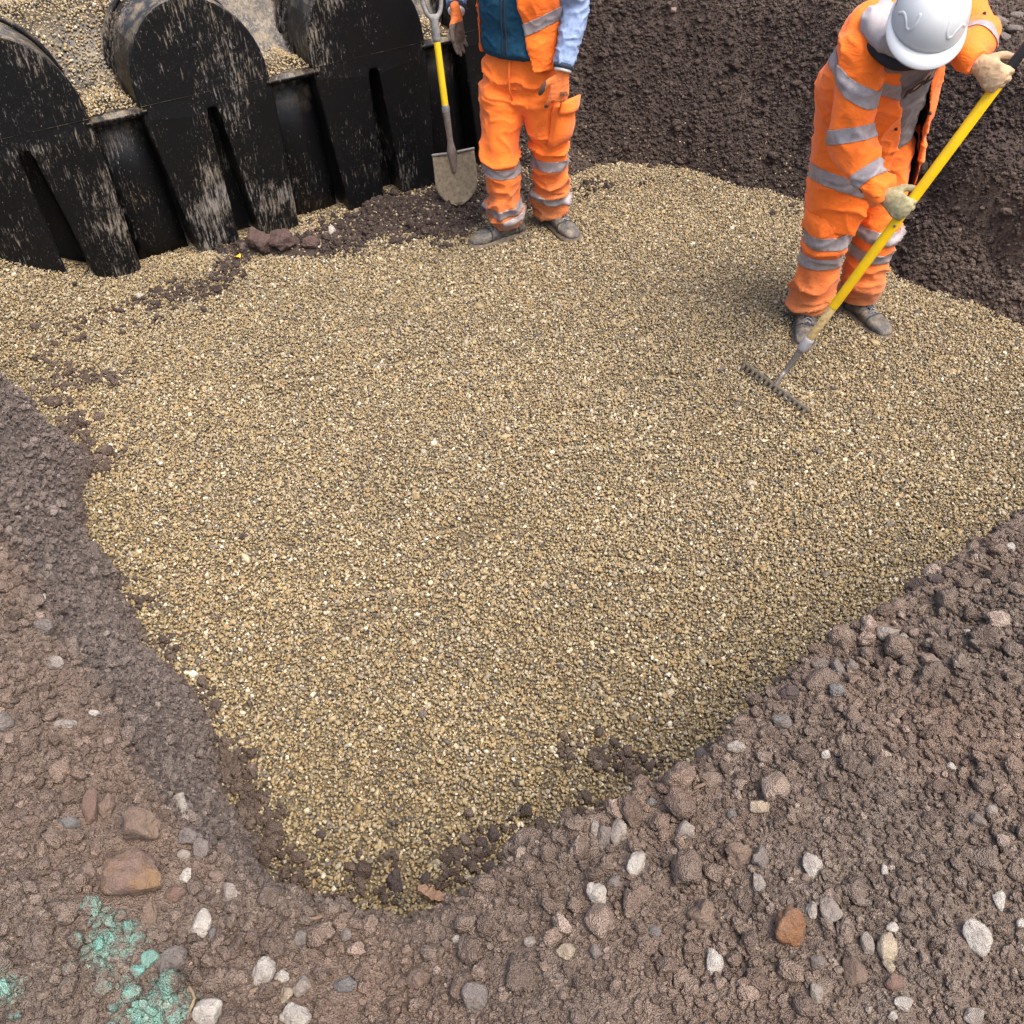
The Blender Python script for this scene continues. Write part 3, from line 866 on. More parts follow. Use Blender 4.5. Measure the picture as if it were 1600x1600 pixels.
S_ = [  # u, v, width, height (photo pixels), material, label
    (211, 1383, 97, 74, "patch", "largest reddish brown boulder with an orange patch, left of the pit"),
    (220, 1297, 64, 52, "brown", "rough brown boulder just above the largest boulder"),
    (281, 1265, 31, 37, "white", "kidney shaped white stone beside the rough brown boulder"),
    (265, 1244, 12, 11, "pale", "tiny pale pebble touching the kidney shaped white stone"),
    (145, 1272, 27, 58, "red", "tall upright red brown stone left of the rough boulder"),
    (169, 1264, 28, 36, "brown", "rounded brown stone leaning on the tall red stone"),
    (112, 1287, 34, 18, "slate", "flat slate grey stone left of the tall red stone"),
    (316, 1447, 30, 38, "white", "jagged bright white stone below the largest boulder"),
    (333, 1461, 14, 22, "slate", "dark grey sliver against the jagged white stone"),
    (291, 1372, 19, 24, "white", "small white block right of the largest boulder"),
    (316, 1331, 24, 34, "grey", "upright grey angular stone near the pit's left lip"),
    (297, 1312, 34, 26, "grey", "wide grey stone above the upright grey one"),
    (290, 1338, 22, 15, "pale", "flat pale pebble left of the upright grey stone"),
    (361, 1397, 22, 30, "pale", "pale wedge of stone near the left lip, above the jagged white one"),
    (339, 1370, 26, 18, "pink", "pinkish flat stone between white block and pale wedge"),
    (276, 1400, 34, 20, "red", "dark red sloping slab just right of the largest boulder"),
    (235, 1432, 24, 38, "brown", "long brown stone under the largest boulder's right end"),
    (414, 1525, 34, 44, "white", "tall white stone with a notched top at the bottom left"),
    (441, 1528, 25, 17, "white", "small white oval right of the notched white stone"),
    (472, 1545, 32, 28, "pale", "pale knobbly stone right of the white oval"),
    (449, 1555, 20, 26, "cream", "cream egg shaped stone between knobbly stone and twig"),
    (469, 1566, 30, 13, "brown", "thin brown flat stone under the knobbly stone"),
    (462, 1590, 50, 38, "white", "big white block cut by the bottom edge, left"),
    (328, 1584, 46, 34, "white", "smooth white rounded stone at the bottom left edge"),
    (171, 1162, 18, 16, "pink", "small pink orange stone high on the left bank"),
    (147, 1116, 19, 10, "white", "white sliver on the left bank's crumbly top"),
    (105, 1134, 40, 13, "pale", "long flat pale slab on the left bank"),
    (236, 1501, 32, 24, "teal", "square stone sprayed teal, upper of the painted pair"),
    (217, 1520, 26, 20, "teal", "rounded stone sprayed teal, lower of the painted pair"),
    (269, 1506, 50, 38, "grey", "large grey green clod beside the painted pair"),
    (142, 1364, 22, 24, "pink", "pinkish rounded stone left of the largest boulder"),
    (98, 1335, 24, 12, "brown", "flat brown stone left of the rounded pinkish one"),
    (30, 874, 19, 13, "pale", "pale angular stone high on the far left bank"),
    (69, 936, 10, 11, "white", "tiny white pebble on the far left bank"),
    (90, 1039, 27, 18, "pale", "pale wedge shaped stone halfway down the left bank"),
    (105, 1014, 22, 14, "pale", "slanted pale stone above the wedge shaped one"),
    (70, 985, 34, 26, "grey", "broad grey clod high on the left bank"),
    (8, 1135, 28, 34, "grey", "grey stone cut by the left edge"),
    (1519, 1464, 44, 56, "white", "large pale stone with a pinched waist at lower right"),
    (1560, 1410, 17, 26, "white", "slim bright white chip above the pinched stone"),
    (1267, 1356, 31, 32, "white", "rounded white stone alone above the orange stone"),
    (1258, 1372, 16, 10, "pink", "small pink pebble under the rounded white stone"),
    (1380, 1359, 12, 17, "white", "small white oval pebble on the right bank"),
    (1114, 1507, 31, 37, "white", "white leaf shaped stone left of the orange stone"),
    (1227, 1454, 50, 58, "orange", "rust orange wedge shaped stone on the right bank"),
    (1382, 1482, 30, 42, "cream", "upright cream stone between chip and slab, lower right"),
    (1393, 1452, 21, 15, "white", "white chip just above the upright cream stone"),
    (1353, 1479, 20, 32, "pale", "narrow tilted slab left of the upright cream stone"),
    (1333, 1522, 36, 38, "brown", "round brown cobble below the narrow slab"),
    (1395, 1537, 30, 22, "red", "reddish angular stone right of the round cobble"),
    (1388, 1510, 20, 20, "cream", "small cream stone under the upright cream one"),
    (1411, 1571, 31, 19, "white", "flat white oval near the bottom right edge"),
    (1392, 1590, 16, 14, "white", "white pebble below the flat white oval"),
    (1519, 1592, 34, 24, "pale", "pale cobble cut by the bottom edge, right"),
    (1069, 1301, 29, 29, "pale", "pale greenish round stone on the near right bank"),
    (1152, 1342, 42, 38, "brown", "rough brown clod left of a matching smooth one"),
    (1187, 1346, 31, 37, "grey", "smooth grey brown stone touching the rough clod"),
    (1186, 1383, 22, 27, "pale", "triangular pale stone below the smooth grey brown one"),
    (1096, 1432, 46, 40, "brown", "yellowish layered clod above the white leaf shaped stone"),
    (1276, 1553, 22, 31, "pale", "pale shark tooth shaped stone near the bottom"),
    (1276, 1509, 23, 22, "grey", "grey angular stone above the shark tooth"),
    (1221, 1132, 30, 22, "slate", "blue grey flat stone by the right lip"),
    (1150, 1169, 32, 17, "pale", "pale flat oval on the right lip"),
    (1290, 1181, 16, 13, "white", "little white stone right of the blue grey flat stone"),
    (1486, 1200, 14, 12, "white", "little white stone far right, halfway up the bank"),
    (1142, 1275, 15, 16, "slate", "small blue grey cube on the near right bank"),
    (1184, 1265, 35, 19, "cream", "tan oval stone right of the blue grey cube"),
    (1018, 1257, 17, 14, "slate", "small blue grey chip on the near lip"),
    (1023, 1459, 22, 16, "slate", "blue grey chip left of the yellowish clod"),
    (1547, 1267, 19, 14, "pale", "small triangular pale stone at the far right"),
    (1525, 1284, 28, 19, "grey", "grey cobble below the small triangular stone"),
    (1592, 1444, 14, 13, "white", "white pebble at the right edge"),
    (1296, 1426, 33, 34, "pale", "wedge of pale brown stone above right of the orange stone"),
    (1268, 1424, 18, 23, "white", "white stub beside the pale brown wedge"),
    (932, 1400, 31, 34, "white", "many sided white stone on the near lip"),
    (994, 1352, 31, 42, "white", "large white grey stone above right of the many sided one"),
    (966, 1304, 26, 42, "pale", "tall pale stone standing on the near lip"),
    (929, 1300, 18, 28, "pale", "leaning pale stone left of the tall one"),
    (945, 1310, 22, 34, "grey", "grey stone squeezed between the leaning and tall pale ones"),
    (960, 1381, 30, 16, "grey", "flat grey stone with pale spot by the many sided one"),
    (713, 1469, 16, 11, "white", "small white chip alone on the near bank"),
    (884, 1489, 29, 21, "cream", "cream yellow stone with a hollow on the near bank"),
    (829, 1474, 21, 16, "pale", "pale pebble left of the cream yellow stone"),
    (930, 1490, 21, 20, "grey", "grey pebble right of the cream yellow stone"),
    (743, 1565, 43, 40, "grey", "big grey rounded cobble at the bottom centre"),
    (541, 1464, 20, 19, "grey", "grey stone with a yellow stain near the pit's tip"),
    (539, 1543, 36, 22, "slate", "blue grey flat slab at the bottom, left of centre"),
    (472, 1467, 20, 28, "grey", "grey upright stone left of the yellow stained one"),
    (655, 1535, 40, 30, "brown", "rounded brown clod at the bottom centre left"),
    (1385, 994, 36, 25, "pale", "flat pale slab on the right lip, nearest the gravel"),
    (1411, 1001, 18, 15, "pale", "small pale stone touching the flat slab's right end"),
    (1428, 992, 18, 14, "pink", "small pinkish stone right of the flat slab"),
    (1451, 1037, 27, 23, "pink", "pink tan stone below the flat slab"),
    (1281, 1042, 31, 20, "grey", "squarish grey clod, left of a trio on the right lip"),
    (1307, 1047, 20, 30, "grey", "long grey clod, middle of a trio on the right lip"),
    (1328, 1042, 23, 20, "grey", "rounded grey clod, right of a trio on the right lip"),
    (1512, 991, 18, 12, "white", "flat white pebble on the upper right bank"),
    (1579, 857, 16, 16, "white", "white stone near the right edge, top of the near bank"),
    (1430, 917, 34, 20, "dark", "dark flat clod overhanging the right lip"),
    (1461, 907, 28, 14, "dark", "thin dark clod beside the overhanging one"),
    (1305, 1085, 27, 22, "slate", "blue grey pointed stone below the trio of clods"),
    (1233, 1086, 30, 22, "dark", "dark brown clod left of the blue grey pointed stone"),
    (1392, 820, 14, 10, "pale", "pale pebble lying on gravel by the right lip"),
    (619, 1381, 30, 34, "dark", "largest dark clod fallen onto gravel at the pit's tip"),
    (771, 1306, 21, 24, "dark", "dark clod on the gravel, upper of a pair near the lip"),
    (752, 1317, 20, 14, "dark", "small dark clod on the gravel, lower of a pair"),
    (765, 1359, 24, 18, "dark", "dark clod at the gravel's edge right of the wood scrap"),
    (666, 1377, 14, 20, "dark", "dark clod above the wood scrap"),
    (502, 1307, 18, 12, "dark", "dark crumb alone on gravel near the left wall"),
    (660, 1118, 15, 12, "grey", "single grey pebble on the near gravel"),
    (381, 840, 14, 9, "dark", "single dark clod on the open gravel at left"),
    (219, 464, 13, 8, "white", "white pebble on the soil smear before the tank"),
    (404, 386, 42, 38, "purple", "left of two big purple clods in front of the tank"),
    (446, 384, 46, 32, "purple", "right of two big purple clods in front of the tank"),
    (487, 383, 30, 18, "purple", "crumbly purple clod right of the two big ones"),
    (518, 363, 12, 14, "white", "white stone among dark soil in front of the tank"),
    (1052, 20, 10, 10, "pink", "pale pink stone high in the back bank"),
]
SPOTS = []
for u_, v_, w_, h_, *_ in S_:
    p_, d_ = hit(u_, v_)
    SPOTS.append((p_.x, p_.y, max(w_, h_) * d_ / FPX * .5))
SPOTS = np.array(SPOTS)

# --- soil crumbs and clods
clod = lump_variants("clod", 10, 4, 9, (0.62, 1.0), 0.50, 1.5, M_CLOD, facet=0.75, grain=0.26)
PS, SS = [], []
def crumbs(x0, x1, y0, y1, s, seed, rfun):
    x, y, r = jgrid(x0, x1, y0, y1, s, seed)
    z = lookup(GZ, x, y); t = lookup(GT, x, y)
    P = np.stack([x, y, z], 1)
    ok = (z > gravel_z(x, y) - 0.012) & in_view(P, 1.35)
    P, t = P[ok], t[ok]
    sz, keep = rfun(P, t, r)
    sl = np.hypot(lookup(SLX, P[:, 0], P[:, 1]), lookup(SLY, P[:, 0], P[:, 1]))
    nx, ny = -lookup(SLX, P[:, 0], P[:, 1]), -lookup(SLY, P[:, 0], P[:, 1])
    nn = np.sqrt(nx * nx + ny * ny + 1)
    P = P + np.stack([nx / nn, ny / nn, 1 / nn], 1) * (sz * r.uniform(0.0, 0.75, len(sz)))[:, None]
    PS.append(P[keep]); SS.append(sz[keep])

def is_face(P, t):                                    # the smooth cut face on the left
    return (P[:, 0] < -0.3) & (t > 0.05) & (t < 0.82) & (P[:, 1] < 4.2)
def fine(P, t, r):
    n = len(P)
    face = is_face(P, t)
    cl = fbm2(P[:, 0], P[:, 1], 4.5, 4, 81)
    sz = 0.0048 * np.exp(r.normal(0, 0.40, n)) * np.where(face, 1.05, 1.0) * (0.75 + 0.6 * cl)
    return sz, r.uniform(size=n) < np.where(face, 0.85, 0.95)
def medium(P, t, r):
    n = len(P)
    cl = fbm2(P[:, 0], P[:, 1], 3.2, 4, 82)
    sz = 0.0095 * np.exp(r.normal(0, 0.33, n))
    left = sstep(-0.3, -0.8, P[:, 0]) * (P[:, 1] < 2.6)
    p = np.clip(0.16 + 2.4 * (cl - 0.47) + 0.4 * left, 0.04, 0.95)
    return sz, r.uniform(size=n) < np.where(is_face(P, t), 0.30 * p + .05, p)
def coarse(P, t, r):
    n = len(P)
    cl = fbm2(P[:, 0], P[:, 1], 2.4, 4, 83)
    left = sstep(-0.3, -0.8, P[:, 0]) * (P[:, 1] < 2.6)
    sz = 0.0165 * np.exp(r.normal(0, 0.28, n))
    p = np.clip(0.14 + 2.2 * (cl - 0.5) + 0.55 * left, 0.03, 0.95)
    return sz, r.uniform(size=n) < np.where(is_face(P, t), 0.06, p)
crumbs(-2.4, 2.4, 0.25, 2.9, 0.0105, 31, fine)
crumbs(-2.4, 2.4, 0.25, 2.9, 0.020, 32, medium)
crumbs(-2.4, 2.4, 0.25, 2.9, 0.042, 33, coarse)
crumbs(-3.4, 3.4, 2.9, 6.6, 0.0145, 34, lambda P, t, r: (0.0062 * np.exp(r.normal(0, .4, len(P))), r.uniform(size=len(P)) < np.where(is_face(P, t), .7, .9)))
crumbs(-3.4, 3.4, 2.9, 6.6, 0.034, 35, lambda P, t, r: (0.0125 * np.exp(r.normal(0, .35, len(P))), r.uniform(size=len(P)) < np.where(is_face(P, t), .03, .35)))
def steep_pass(P, t, r):
    n = len(P)
    sl = np.hypot(lookup(SLX, P[:, 0], P[:, 1]), lookup(SLY, P[:, 0], P[:, 1]))
    cl = fbm2(P[:, 0] + P[:, 2], P[:, 1] - P[:, 2], 5, 4, 84)
    return 0.0052 * np.exp(r.normal(0, .5, n)) * (0.6 + 0.8 * cl), (sl > 0.9) & (r.uniform(size=n) < .9)
crumbs(-3.4, -0.3, 0.6, 4.3, 0.0072, 36, steep_pass)
crumbs(-0.4, 3.4, 3.4, 6.4, 0.0088, 37, steep_pass)
def rim_lumps(P, t, r):
    d = lookup(GDR, P[:, 0], P[:, 1])
    n = len(P)
    return 0.021 * np.exp(r.normal(0, .33, n)), (d > -.05) & (d < .22) & (P[:, 0] > -.2) & (P[:, 1] < 2.6) & (r.uniform(size=n) < .38)
crumbs(-0.3, 2.4, 0.6, 2.9, 0.05, 38, rim_lumps)
# crumbs that rolled out onto the gravel along the foot of the soil, and the smear in front of the tank
def rolled(u0, v0, u1, v1, width, n, seed, s0=0.010):
    r = np.random.default_rng(seed)
    t = r.uniform(0, 1, n)
    a, b = atz(u0, v0, 0), atz(u1, v1, 0)
    x = a.x + (b.x - a.x) * t + r.normal(0, width, n); y = a.y + (b.y - a.y) * t + r.normal(0, width, n)
    ok = fbm2(x, y, 8, 3, seed) > 0.46
    x, y = x[ok], y[ok]
    z = np.maximum(gravel_z(x, y), lookup(GZ, x, y))
    sz = s0 * np.exp(r.normal(0, .42, len(x)))
    PS.append(np.stack([x, y, z + 0.004 + sz * 0.3], 1)); SS.append(sz)
for args in ((130, 520, 300, 460, .075, 700, 1, .0075), (300, 465, 400, 400, .07, 520, 2, .0075), (60, 590, 190, 595, .06, 260, 3, .008), (90, 630, 170, 720, .05, 320, 4),
             (480, 380, 720, 370, .07, 620, 5, .009), (190, 900, 330, 1110, .030, 240, 6, .008), (340, 1150, 470, 1420, .035, 360, 7, .009),
             (480, 1410, 760, 1330, .040, 260, 8, .010), (780, 1320, 1000, 1190, .035, 150, 9, .009), (870, 1170, 1040, 1190, .03, 120, 10, .009),
             (520, 330, 760, 290, .10, 500, 11), (860, 300, 1000, 275, .09, 380, 12, .008),
             (350, 1230, 420, 1330, .05, 120, 15, .009), (1240, 330, 1600, 500, .07, 300, 16)):
    rolled(*args)
P = np.concatenate(PS); S = np.concatenate(SS)
clear = np.ones(len(P), bool)                          # larger crumbs do not bury the stones that lie on top
for sx_, sy_, sr_ in SPOTS:
    clear &= ~((np.hypot(P[:, 0] - sx_, P[:, 1] - sy_) < sr_ + S * .45) & (S > .0055))
P, S = P[clear], S[clear]
t_ = lookup(GT, P[:, 0], P[:, 1])
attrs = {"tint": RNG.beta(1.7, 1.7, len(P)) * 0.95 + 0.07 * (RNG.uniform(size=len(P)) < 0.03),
         "damp_shade": np.maximum(damp_shade_of(P[:, 0], P[:, 1], P[:, 2], t_), 0.22 * (t_ < 0.01)), "grey": grey_of(P[:, 0], P[:, 1], P[:, 2], t_)}
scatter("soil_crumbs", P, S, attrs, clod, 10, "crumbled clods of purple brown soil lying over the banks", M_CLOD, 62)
N_CLOD = len(P)
print("pebbles", N_PEB, "crumbs", N_CLOD)

def make_stone(name, u, v, w, h, mat, label, seed, cat="stone", sink=0.22, facets=8, group=None, rough=0.10, rot=0.0):
    p, dep = hit(u, v)
    k = dep / FPX
    a, b = max(w, 6) * k * .54, max(h, 6) * k * .54
    b = b * 1.12
    c = min(a, b) * 0.86
    r = np.random.default_rng(seed)
    bm = bmesh.new()
    bmesh.ops.create_icosphere(bm, subdivisions=4 if max(w, h) > 22 else 3, radius=1.0)
    V = np.array([q.co[:] for q in bm.verts])
    R = np.ones(len(V))
    for _ in range(facets):
        n = r.normal(size=3); n /= np.linalg.norm(n); hh = r.uniform(0.55, 0.86)
        dd = V @ n * R
        R = np.where(dd > hh, R * (1 - 0.97 * (1 - hh / np.maximum(dd, 1e-6))), R)
    R = R * (1 + rough * 2 * (fbm3(V * 1.6 + seed, 3, seed) - 0.5) + rough * 1.1 * (fbm3(V * 5.5 + seed, 4, seed + 9, .65) - 0.5))
    V = V * R[:, None]
    V /= np.abs(V).max(0)[None, :]
    V = V * np.array([a, b, c])
    q = math.radians(rot)
    V = V @ np.array([[math.cos(q), math.sin(q), 0], [-math.sin(q), math.cos(q), 0], [0, 0, 1]])
    # lies tilted back a little: its broad side faces up and towards the pit's near edge
    tl = math.radians(24)
    Rx = np.array([[1, 0, 0], [0, math.cos(tl), -math.sin(tl)], [0, math.sin(tl), math.cos(tl)]])
    V = V @ Rx.T
    lo = V[:, 2].min()
    V[:, 2] -= lo * (1 - 2 * sink) if lo < 0 else 0
    for q_, co in zip(bm.verts, V): q_.co = co
    me = bpy.data.meshes.new(name); bm.to_mesh(me); bm.free()
    me.polygons.foreach_set("use_smooth", np.ones(len(me.polygons), bool))
    me.materials.append(mat)
    o = bpy.data.objects.new(name, me)
    o.location = p + Vector((0, 0, lo * 0.0))
    COL.objects.link(o)
    return tag(o, label, cat, group)

# ------------------------------------------------------------------ the black tank
tank = thing("storage_tank", T0, "long black plastic underground tank with arched bays, gravel on top", "tank")

def lobe(k):
    s0 = k * PITCH
    L = [(-0.288, -0.12), (-HW, 0.74)]
    for q in np.linspace(180, 0, 25):
        L.append((HW * math.cos(math.radians(q)), SPRING + RISE * math.sin(math.radians(q))))
    L += [(HW, 0.74), (0.288, -0.12), (0.068, -0.12), (0.031, 0.70), (0.020, 0.728), (-0.020, 0.728), (-0.031, 0.70), (-0.068, -0.12)]
    bm = bmesh.new()
    f = bm.faces.new([bm.verts.new((a, 0, b)) for a, b in L])
    r = bmesh.ops.extrude_face_region(bm, geom=[f])
    back = [g for g in r["geom"] if isinstance(g, bmesh.types.BMVert)]
    for v in back: v.co.y = 0.24
    bmesh.ops.recalc_face_normals(bm, faces=bm.faces)
    edges = [e for e in bm.edges if all(v.co.y < 0.01 for v in e.verts)] + \
            [e for e in bm.edges if abs(e.verts[0].co.y - e.verts[1].co.y) > .1 and e.verts[0].co.z < .74]
    bmesh.ops.bevel(bm, geom=edges, offset=0.018, segments=3, profile=0.6, affect='EDGES', clamp_overlap=True)
    bmesh.ops.triangulate(bm, faces=[f for f in bm.faces if len(f.verts) > 4])
    for v in bm.verts:                                 # the feet draw back: face leans, sole is chamfered
        v.co.y -= 0.055 * max(0, (0.8 - v.co.z)) if v.co.y < 0.12 else 0
        if v.co.z < 0.09 and v.co.y < 0.12:
            v.co.y += (0.09 - v.co.z) * 0.55
    for v in bm.verts:
        v.co = tw(s0 + v.co.x, v.co.y, v.co.z)
    return bm_ob("arched_bay", bm, M_TANK, tank)
bays = {k: lobe(k) for k in LOBES}
for k in LOBES:                                        # dark back of each slot
    V, F = box(tw(k * PITCH, 0.205, 0.30), TE, TB, (0, 0, 1), 0.09, 0.02, 0.44)
    mesh_ob("slot_back", V, F, M_TANK, bays[k], False)
    V, F = box(tw(k * PITCH, -0.0012, LEDGE + 0.005), TE, TB, (0, 0, 1), HW - 0.006, 0.0022, 0.0014)
    mesh_ob("mould_seam", V, F, M_TANK, bays[k], False)
for k in LOBES[:-1]:
    sm = (k + .5) * PITCH
    gw = PITCH / 2 - HW + 0.02
    rows = []
    V, F = [], []
    for j, (zz_, d) in enumerate(((-.1, .20), (.10, .165), (.4, .135), (LEDGE - .03, .115))):
        for i in range(7):
            s = sm + gw * (i / 3 - 1)
            V.append(tw(s, d - 0.035 * math.cos((i / 3 - 1) * math.pi / 2) ** 2, zz_))
    for j in range(3):
        for i in range(6):
            a = j * 7 + i
            F.append([a, a + 1, a + 8, a + 7])
    o = mesh_ob("recessed_panel", V, F, M_TANK, tank)
    md = o.modifiers.new("thick", 'SOLIDIFY'); md.thickness = 0.01; md.offset = -1
    bm = bmesh.new()
    bmesh.ops.create_cube(bm, size=1)
    for v in bm.verts: v.co = Vector((v.co.x * 2 * (gw + 0.015), v.co.y * 0.27, v.co.z * 0.035))
    bmesh.ops.bevel(bm, geom=list(bm.edges), offset=0.009, segments=2, affect='EDGES')
    for v in bm.verts: v.co = tw(sm + v.co.x, 0.125 + v.co.y, LEDGE - 0.019 + v.co.z)
    bm_ob("ledge", bm, M_TANK, tank, True)
# hole drilled in the second bay
c = aty(304, 72, 4.72)
s_h = (c - T0).dot(TE)
V, F = limb([tw(0.012, -0.004, 1.02), tw(0.012, 0.03, 1.02)], [0.0115, 0.0115], seg=14, round_ends=False, straight=True, ref=(0, 0, 1))
mesh_ob("vent_hole", V, F, M_HOLE, bays[0])
# roof shell behind the arched fronts
ss_ = np.arange(-2.35, 2.2, 0.019); dd_ = np.concatenate([np.arange(0.20, 0.5, 0.015), np.arange(0.5, 1.7, 0.04)])
SG, DG = np.meshgrid(ss_, dd_)
RZ = roof_z(SG, DG) - 0.004
V = [tw(a, b, c) for a, b, c in zip(SG.ravel(), DG.ravel(), RZ.ravel())]
nx = len(ss_); F = [[j * nx + i, j * nx + i + 1, (j + 1) * nx + i + 1, (j + 1) * nx + i] for j in range(len(dd_) - 1) for i in range(nx - 1)]
mesh_ob("roof_shell", V, F, M_TANK, tank)
for k in LOBES[1:4]:                                   # raised rib hoop behind each front
    P_ = [tw(k * PITCH + (HW + .004) * math.cos(math.radians(q)), 0.345, SPRING + 0.002 + (RISE + .002) * math.sin(math.radians(q))) for q in np.linspace(176, 4, 28)]
    V, F = limb(P_, [(0.016, 0.024)] * 28, seg=8, round_ends=True, straight=True, ref=tuple(TB))
    mesh_ob("rib_hoop", V, F, M_TANK, bays[k])

# ------------------------------------------------------------------ people: shared builders
def glove(name, wrist, fwd, nrm, thumb_side, mats, parent, curls, spread=0.10, size=1.0, thumb_dir=None, coat_from=0.105, coat_palm=True, open_thumb=0.9):
    """wrist point, fwd towards the fingertips, nrm out of the back of the hand, thumb_side +1/-1 along cross(nrm, fwd)."""
    f = Vector(fwd).normalized(); n = Vector(nrm); n = (n - f * n.dot(f)).normalized()
    s = n.cross(f).normalized() * thumb_side           # towards the thumb
    w = Vector(wrist)
    def P(a, b, c): return w + (f * a + s * b + n * c) * size
    parts = [limb([P(-.040, 0, 0), P(-.01, 0, 0), P(.03, .002, 0), (P(.065, 0, 0)), P(.092, -.002, 0)],
                  [(.031 * size, .024 * size), (.030 * size, .021 * size), (.040 * size, .020 * size), (.044 * size, .019 * size), (.042 * size, .016 * size)],
                  seg=16, sub=4, ref=tuple(n))]
    lens = (.074, .083, .078, .060)
    for k in range(4):
        b = 0.033 - 0.022 * k
        base = P(.078 - .004 * abs(k - 1.2), b, .002)
        d = (f + s * (spread * (1.2 - k) * 0.6)).normalized()
        pts = [base - d * 0.02, base]
        ang = 0.0
        for seg_i, fr in enumerate((.45, .31, .24)):
            ang += math.radians(curls[k][seg_i] if isinstance(curls[k], (tuple, list)) else curls[k])
            q = d * math.cos(ang) - n * math.sin(ang)
            pts.append(pts[-1] + q * lens[k] * fr * size)
        parts.append(limb(pts, [.0115 * size, .0122 * size, .0112 * size, .0103 * size, .0088 * size], seg=10, sub=4, ref=tuple(s)))
    td = (f * 0.75 + s * open_thumb - n * 0.25).normalized() if thumb_dir is None else Vector(thumb_dir).normalized()
    b0 = P(.012, .024, -.004)
    b1 = b0 + (td * 0.6 + s * 0.4).normalized() * .040 * size
    b2 = b1 + td * .032 * size
    b3 = b2 + (td + f * 0.25 - n * 0.25).normalized() * .026 * size
    parts.append(limb([b0, b1, b2, b3], [.016 * size, .0140 * size, .0122 * size, .0095 * size], seg=10, sub=4, ref=tuple(n)))
    V, F = voxel(*merge(parts), 0.0042, 4)
    V = folds(V, F, 0.0016, (60, 60, 60), 5)
    o = mesh_ob(name, V, F, list(mats), parent)
    if len(mats) > 1:
        for p in o.data.polygons:
            c = Vector(np.mean([V[i] for i in p.vertices], 0)) - w
            a = c.dot(f) / size; bb = c.dot(s) / size
            pal = p.normal.dot(n)
            if a > coat_from + 0.1 * max(0, 0.02 - bb) or (coat_palm and pal < -0.15 and a > 0.02) or bb > 0.062:
                p.material_index = 1
    return o

def band(V, F, p, n, width, keep, parent, name="reflective_band", mat=None, offset=0.003):
    p, n = Vector(p), Vector(n).normalized()
    bm = cut_band(np.asarray(V), F, [(p + n * width / 2, n), (p - n * width / 2, -n)], keep, offset)
    if len(bm.faces) == 0:
        bm.free(); return None
    return bm_ob(name, bm, mat or M_TAPE, parent, True)

def boot(ankle, heel_dir_to_toe, parent, size=1.0):
    t = Vector((heel_dir_to_toe[0], heel_dir_to_toe[1], 0)).normalized(); s = Vector((-t.y, t.x, 0)); up = Vector((0, 0, 1))
    g = Vector((ankle[0], ankle[1], ankle[2]))
    def P(a, b, c): return g + (t * a + s * b + up * c) * size
    sect = [(-.085, .026, .05, .045), (-.070, .036, .068, .06), (-.03, .040, .095, .07), (.02, .041, .105, .07), (.07, .044, .088, .058),
            (.12, .049, .072, .05), (.165, .050, .064, .046), (.20, .042, .054, .040), (.222, .022, .040, .032)]
    rings = []
    for a, hw, top, _ in sect:
        r_ = []
        for q in np.linspace(0, 2 * math.pi, 20, endpoint=False):
            cz = math.sin(q)
            zz_ = 0.018 + (top - 0.018) * (0.5 + 0.5 * math.copysign(abs(cz) ** 0.7, cz))
            r_.append(P(a, hw * math.copysign(abs(math.cos(q)) ** 0.8, math.cos(q)), zz_))
        rings.append(r_)
    parts = [loft(rings), limb([P(-.028, 0, .05), P(-.026, 0, .11), P(-.03, 0, .19)], [(.046 * size, .058 * size), (.042 * size, .052 * size), (.047 * size, .056 * size)], seg=16, ref=tuple(t))]
    V, F = voxel(*merge(parts), 0.006, 5)
    V = folds(V, F, 0.003, (26, 26, 40), 8)
    o = mesh_ob("boot", V, F, M_BOOT, parent)
    out = []
    for a, hw, *_ in sect:
        out.append((a * 1.03, hw + .006))
    outline = [(a, b) for a, b in out] + [(a, -b) for a, b in reversed(out)]
    bm = bmesh.new()
    f = bm.faces.new([bm.verts.new(P(a, b, -0.004)) for a, b in outline])
    r_ = bmesh.ops.extrude_face_region(bm, geom=[f])
    for v in [q for q in r_["geom"] if isinstance(q, bmesh.types.BMVert)]: v.co.z += 0.032 * size
    bmesh.ops.recalc_face_normals(bm, faces=bm.faces)
    bmesh.ops.bevel(bm, geom=list(bm.edges), offset=0.006, segments=2, affect='EDGES')
    so = bm_ob("sole", bm, M_SOLE, o, True)
    Vn = np.asarray(V)
    def rel(c): return (Vector(c) - g).dot(t) / size
    for a0, tilt in ((.128, .35), (-.035, -.25)):
        q = P(a0, 0, .04)
        band(V, F, q, t + up * tilt, .007, lambda c: c[2] > g.z + .02 and abs(rel(c) - a0) < .06, o, "stitched_seam", M_LACE, .0016)
    mesh_ob("tongue", *limb([P(.085, 0, .088), P(.045, 0, .103), P(.012, 0, .128), P(.004, 0, .155)], [(.016, .006), (.022, .007), (.026, .007), (.028, .006)], seg=12, ref=tuple(t + up)), M_LACE, o)
    laces = []
    for k in range(5):
        a = 0.03 + 0.019 * k; zt = 0.108 - 0.0068 * k
        for sg in (-1, 1):
            laces.append(tube([P(a - .008, -sg * .026, zt - .012), P(a, 0, zt + .004), P(a + .010, sg * .026, zt - .012)], 0.0030, 6))
    mesh_ob("laces", *merge(laces), M_GRIP, o)
    return o

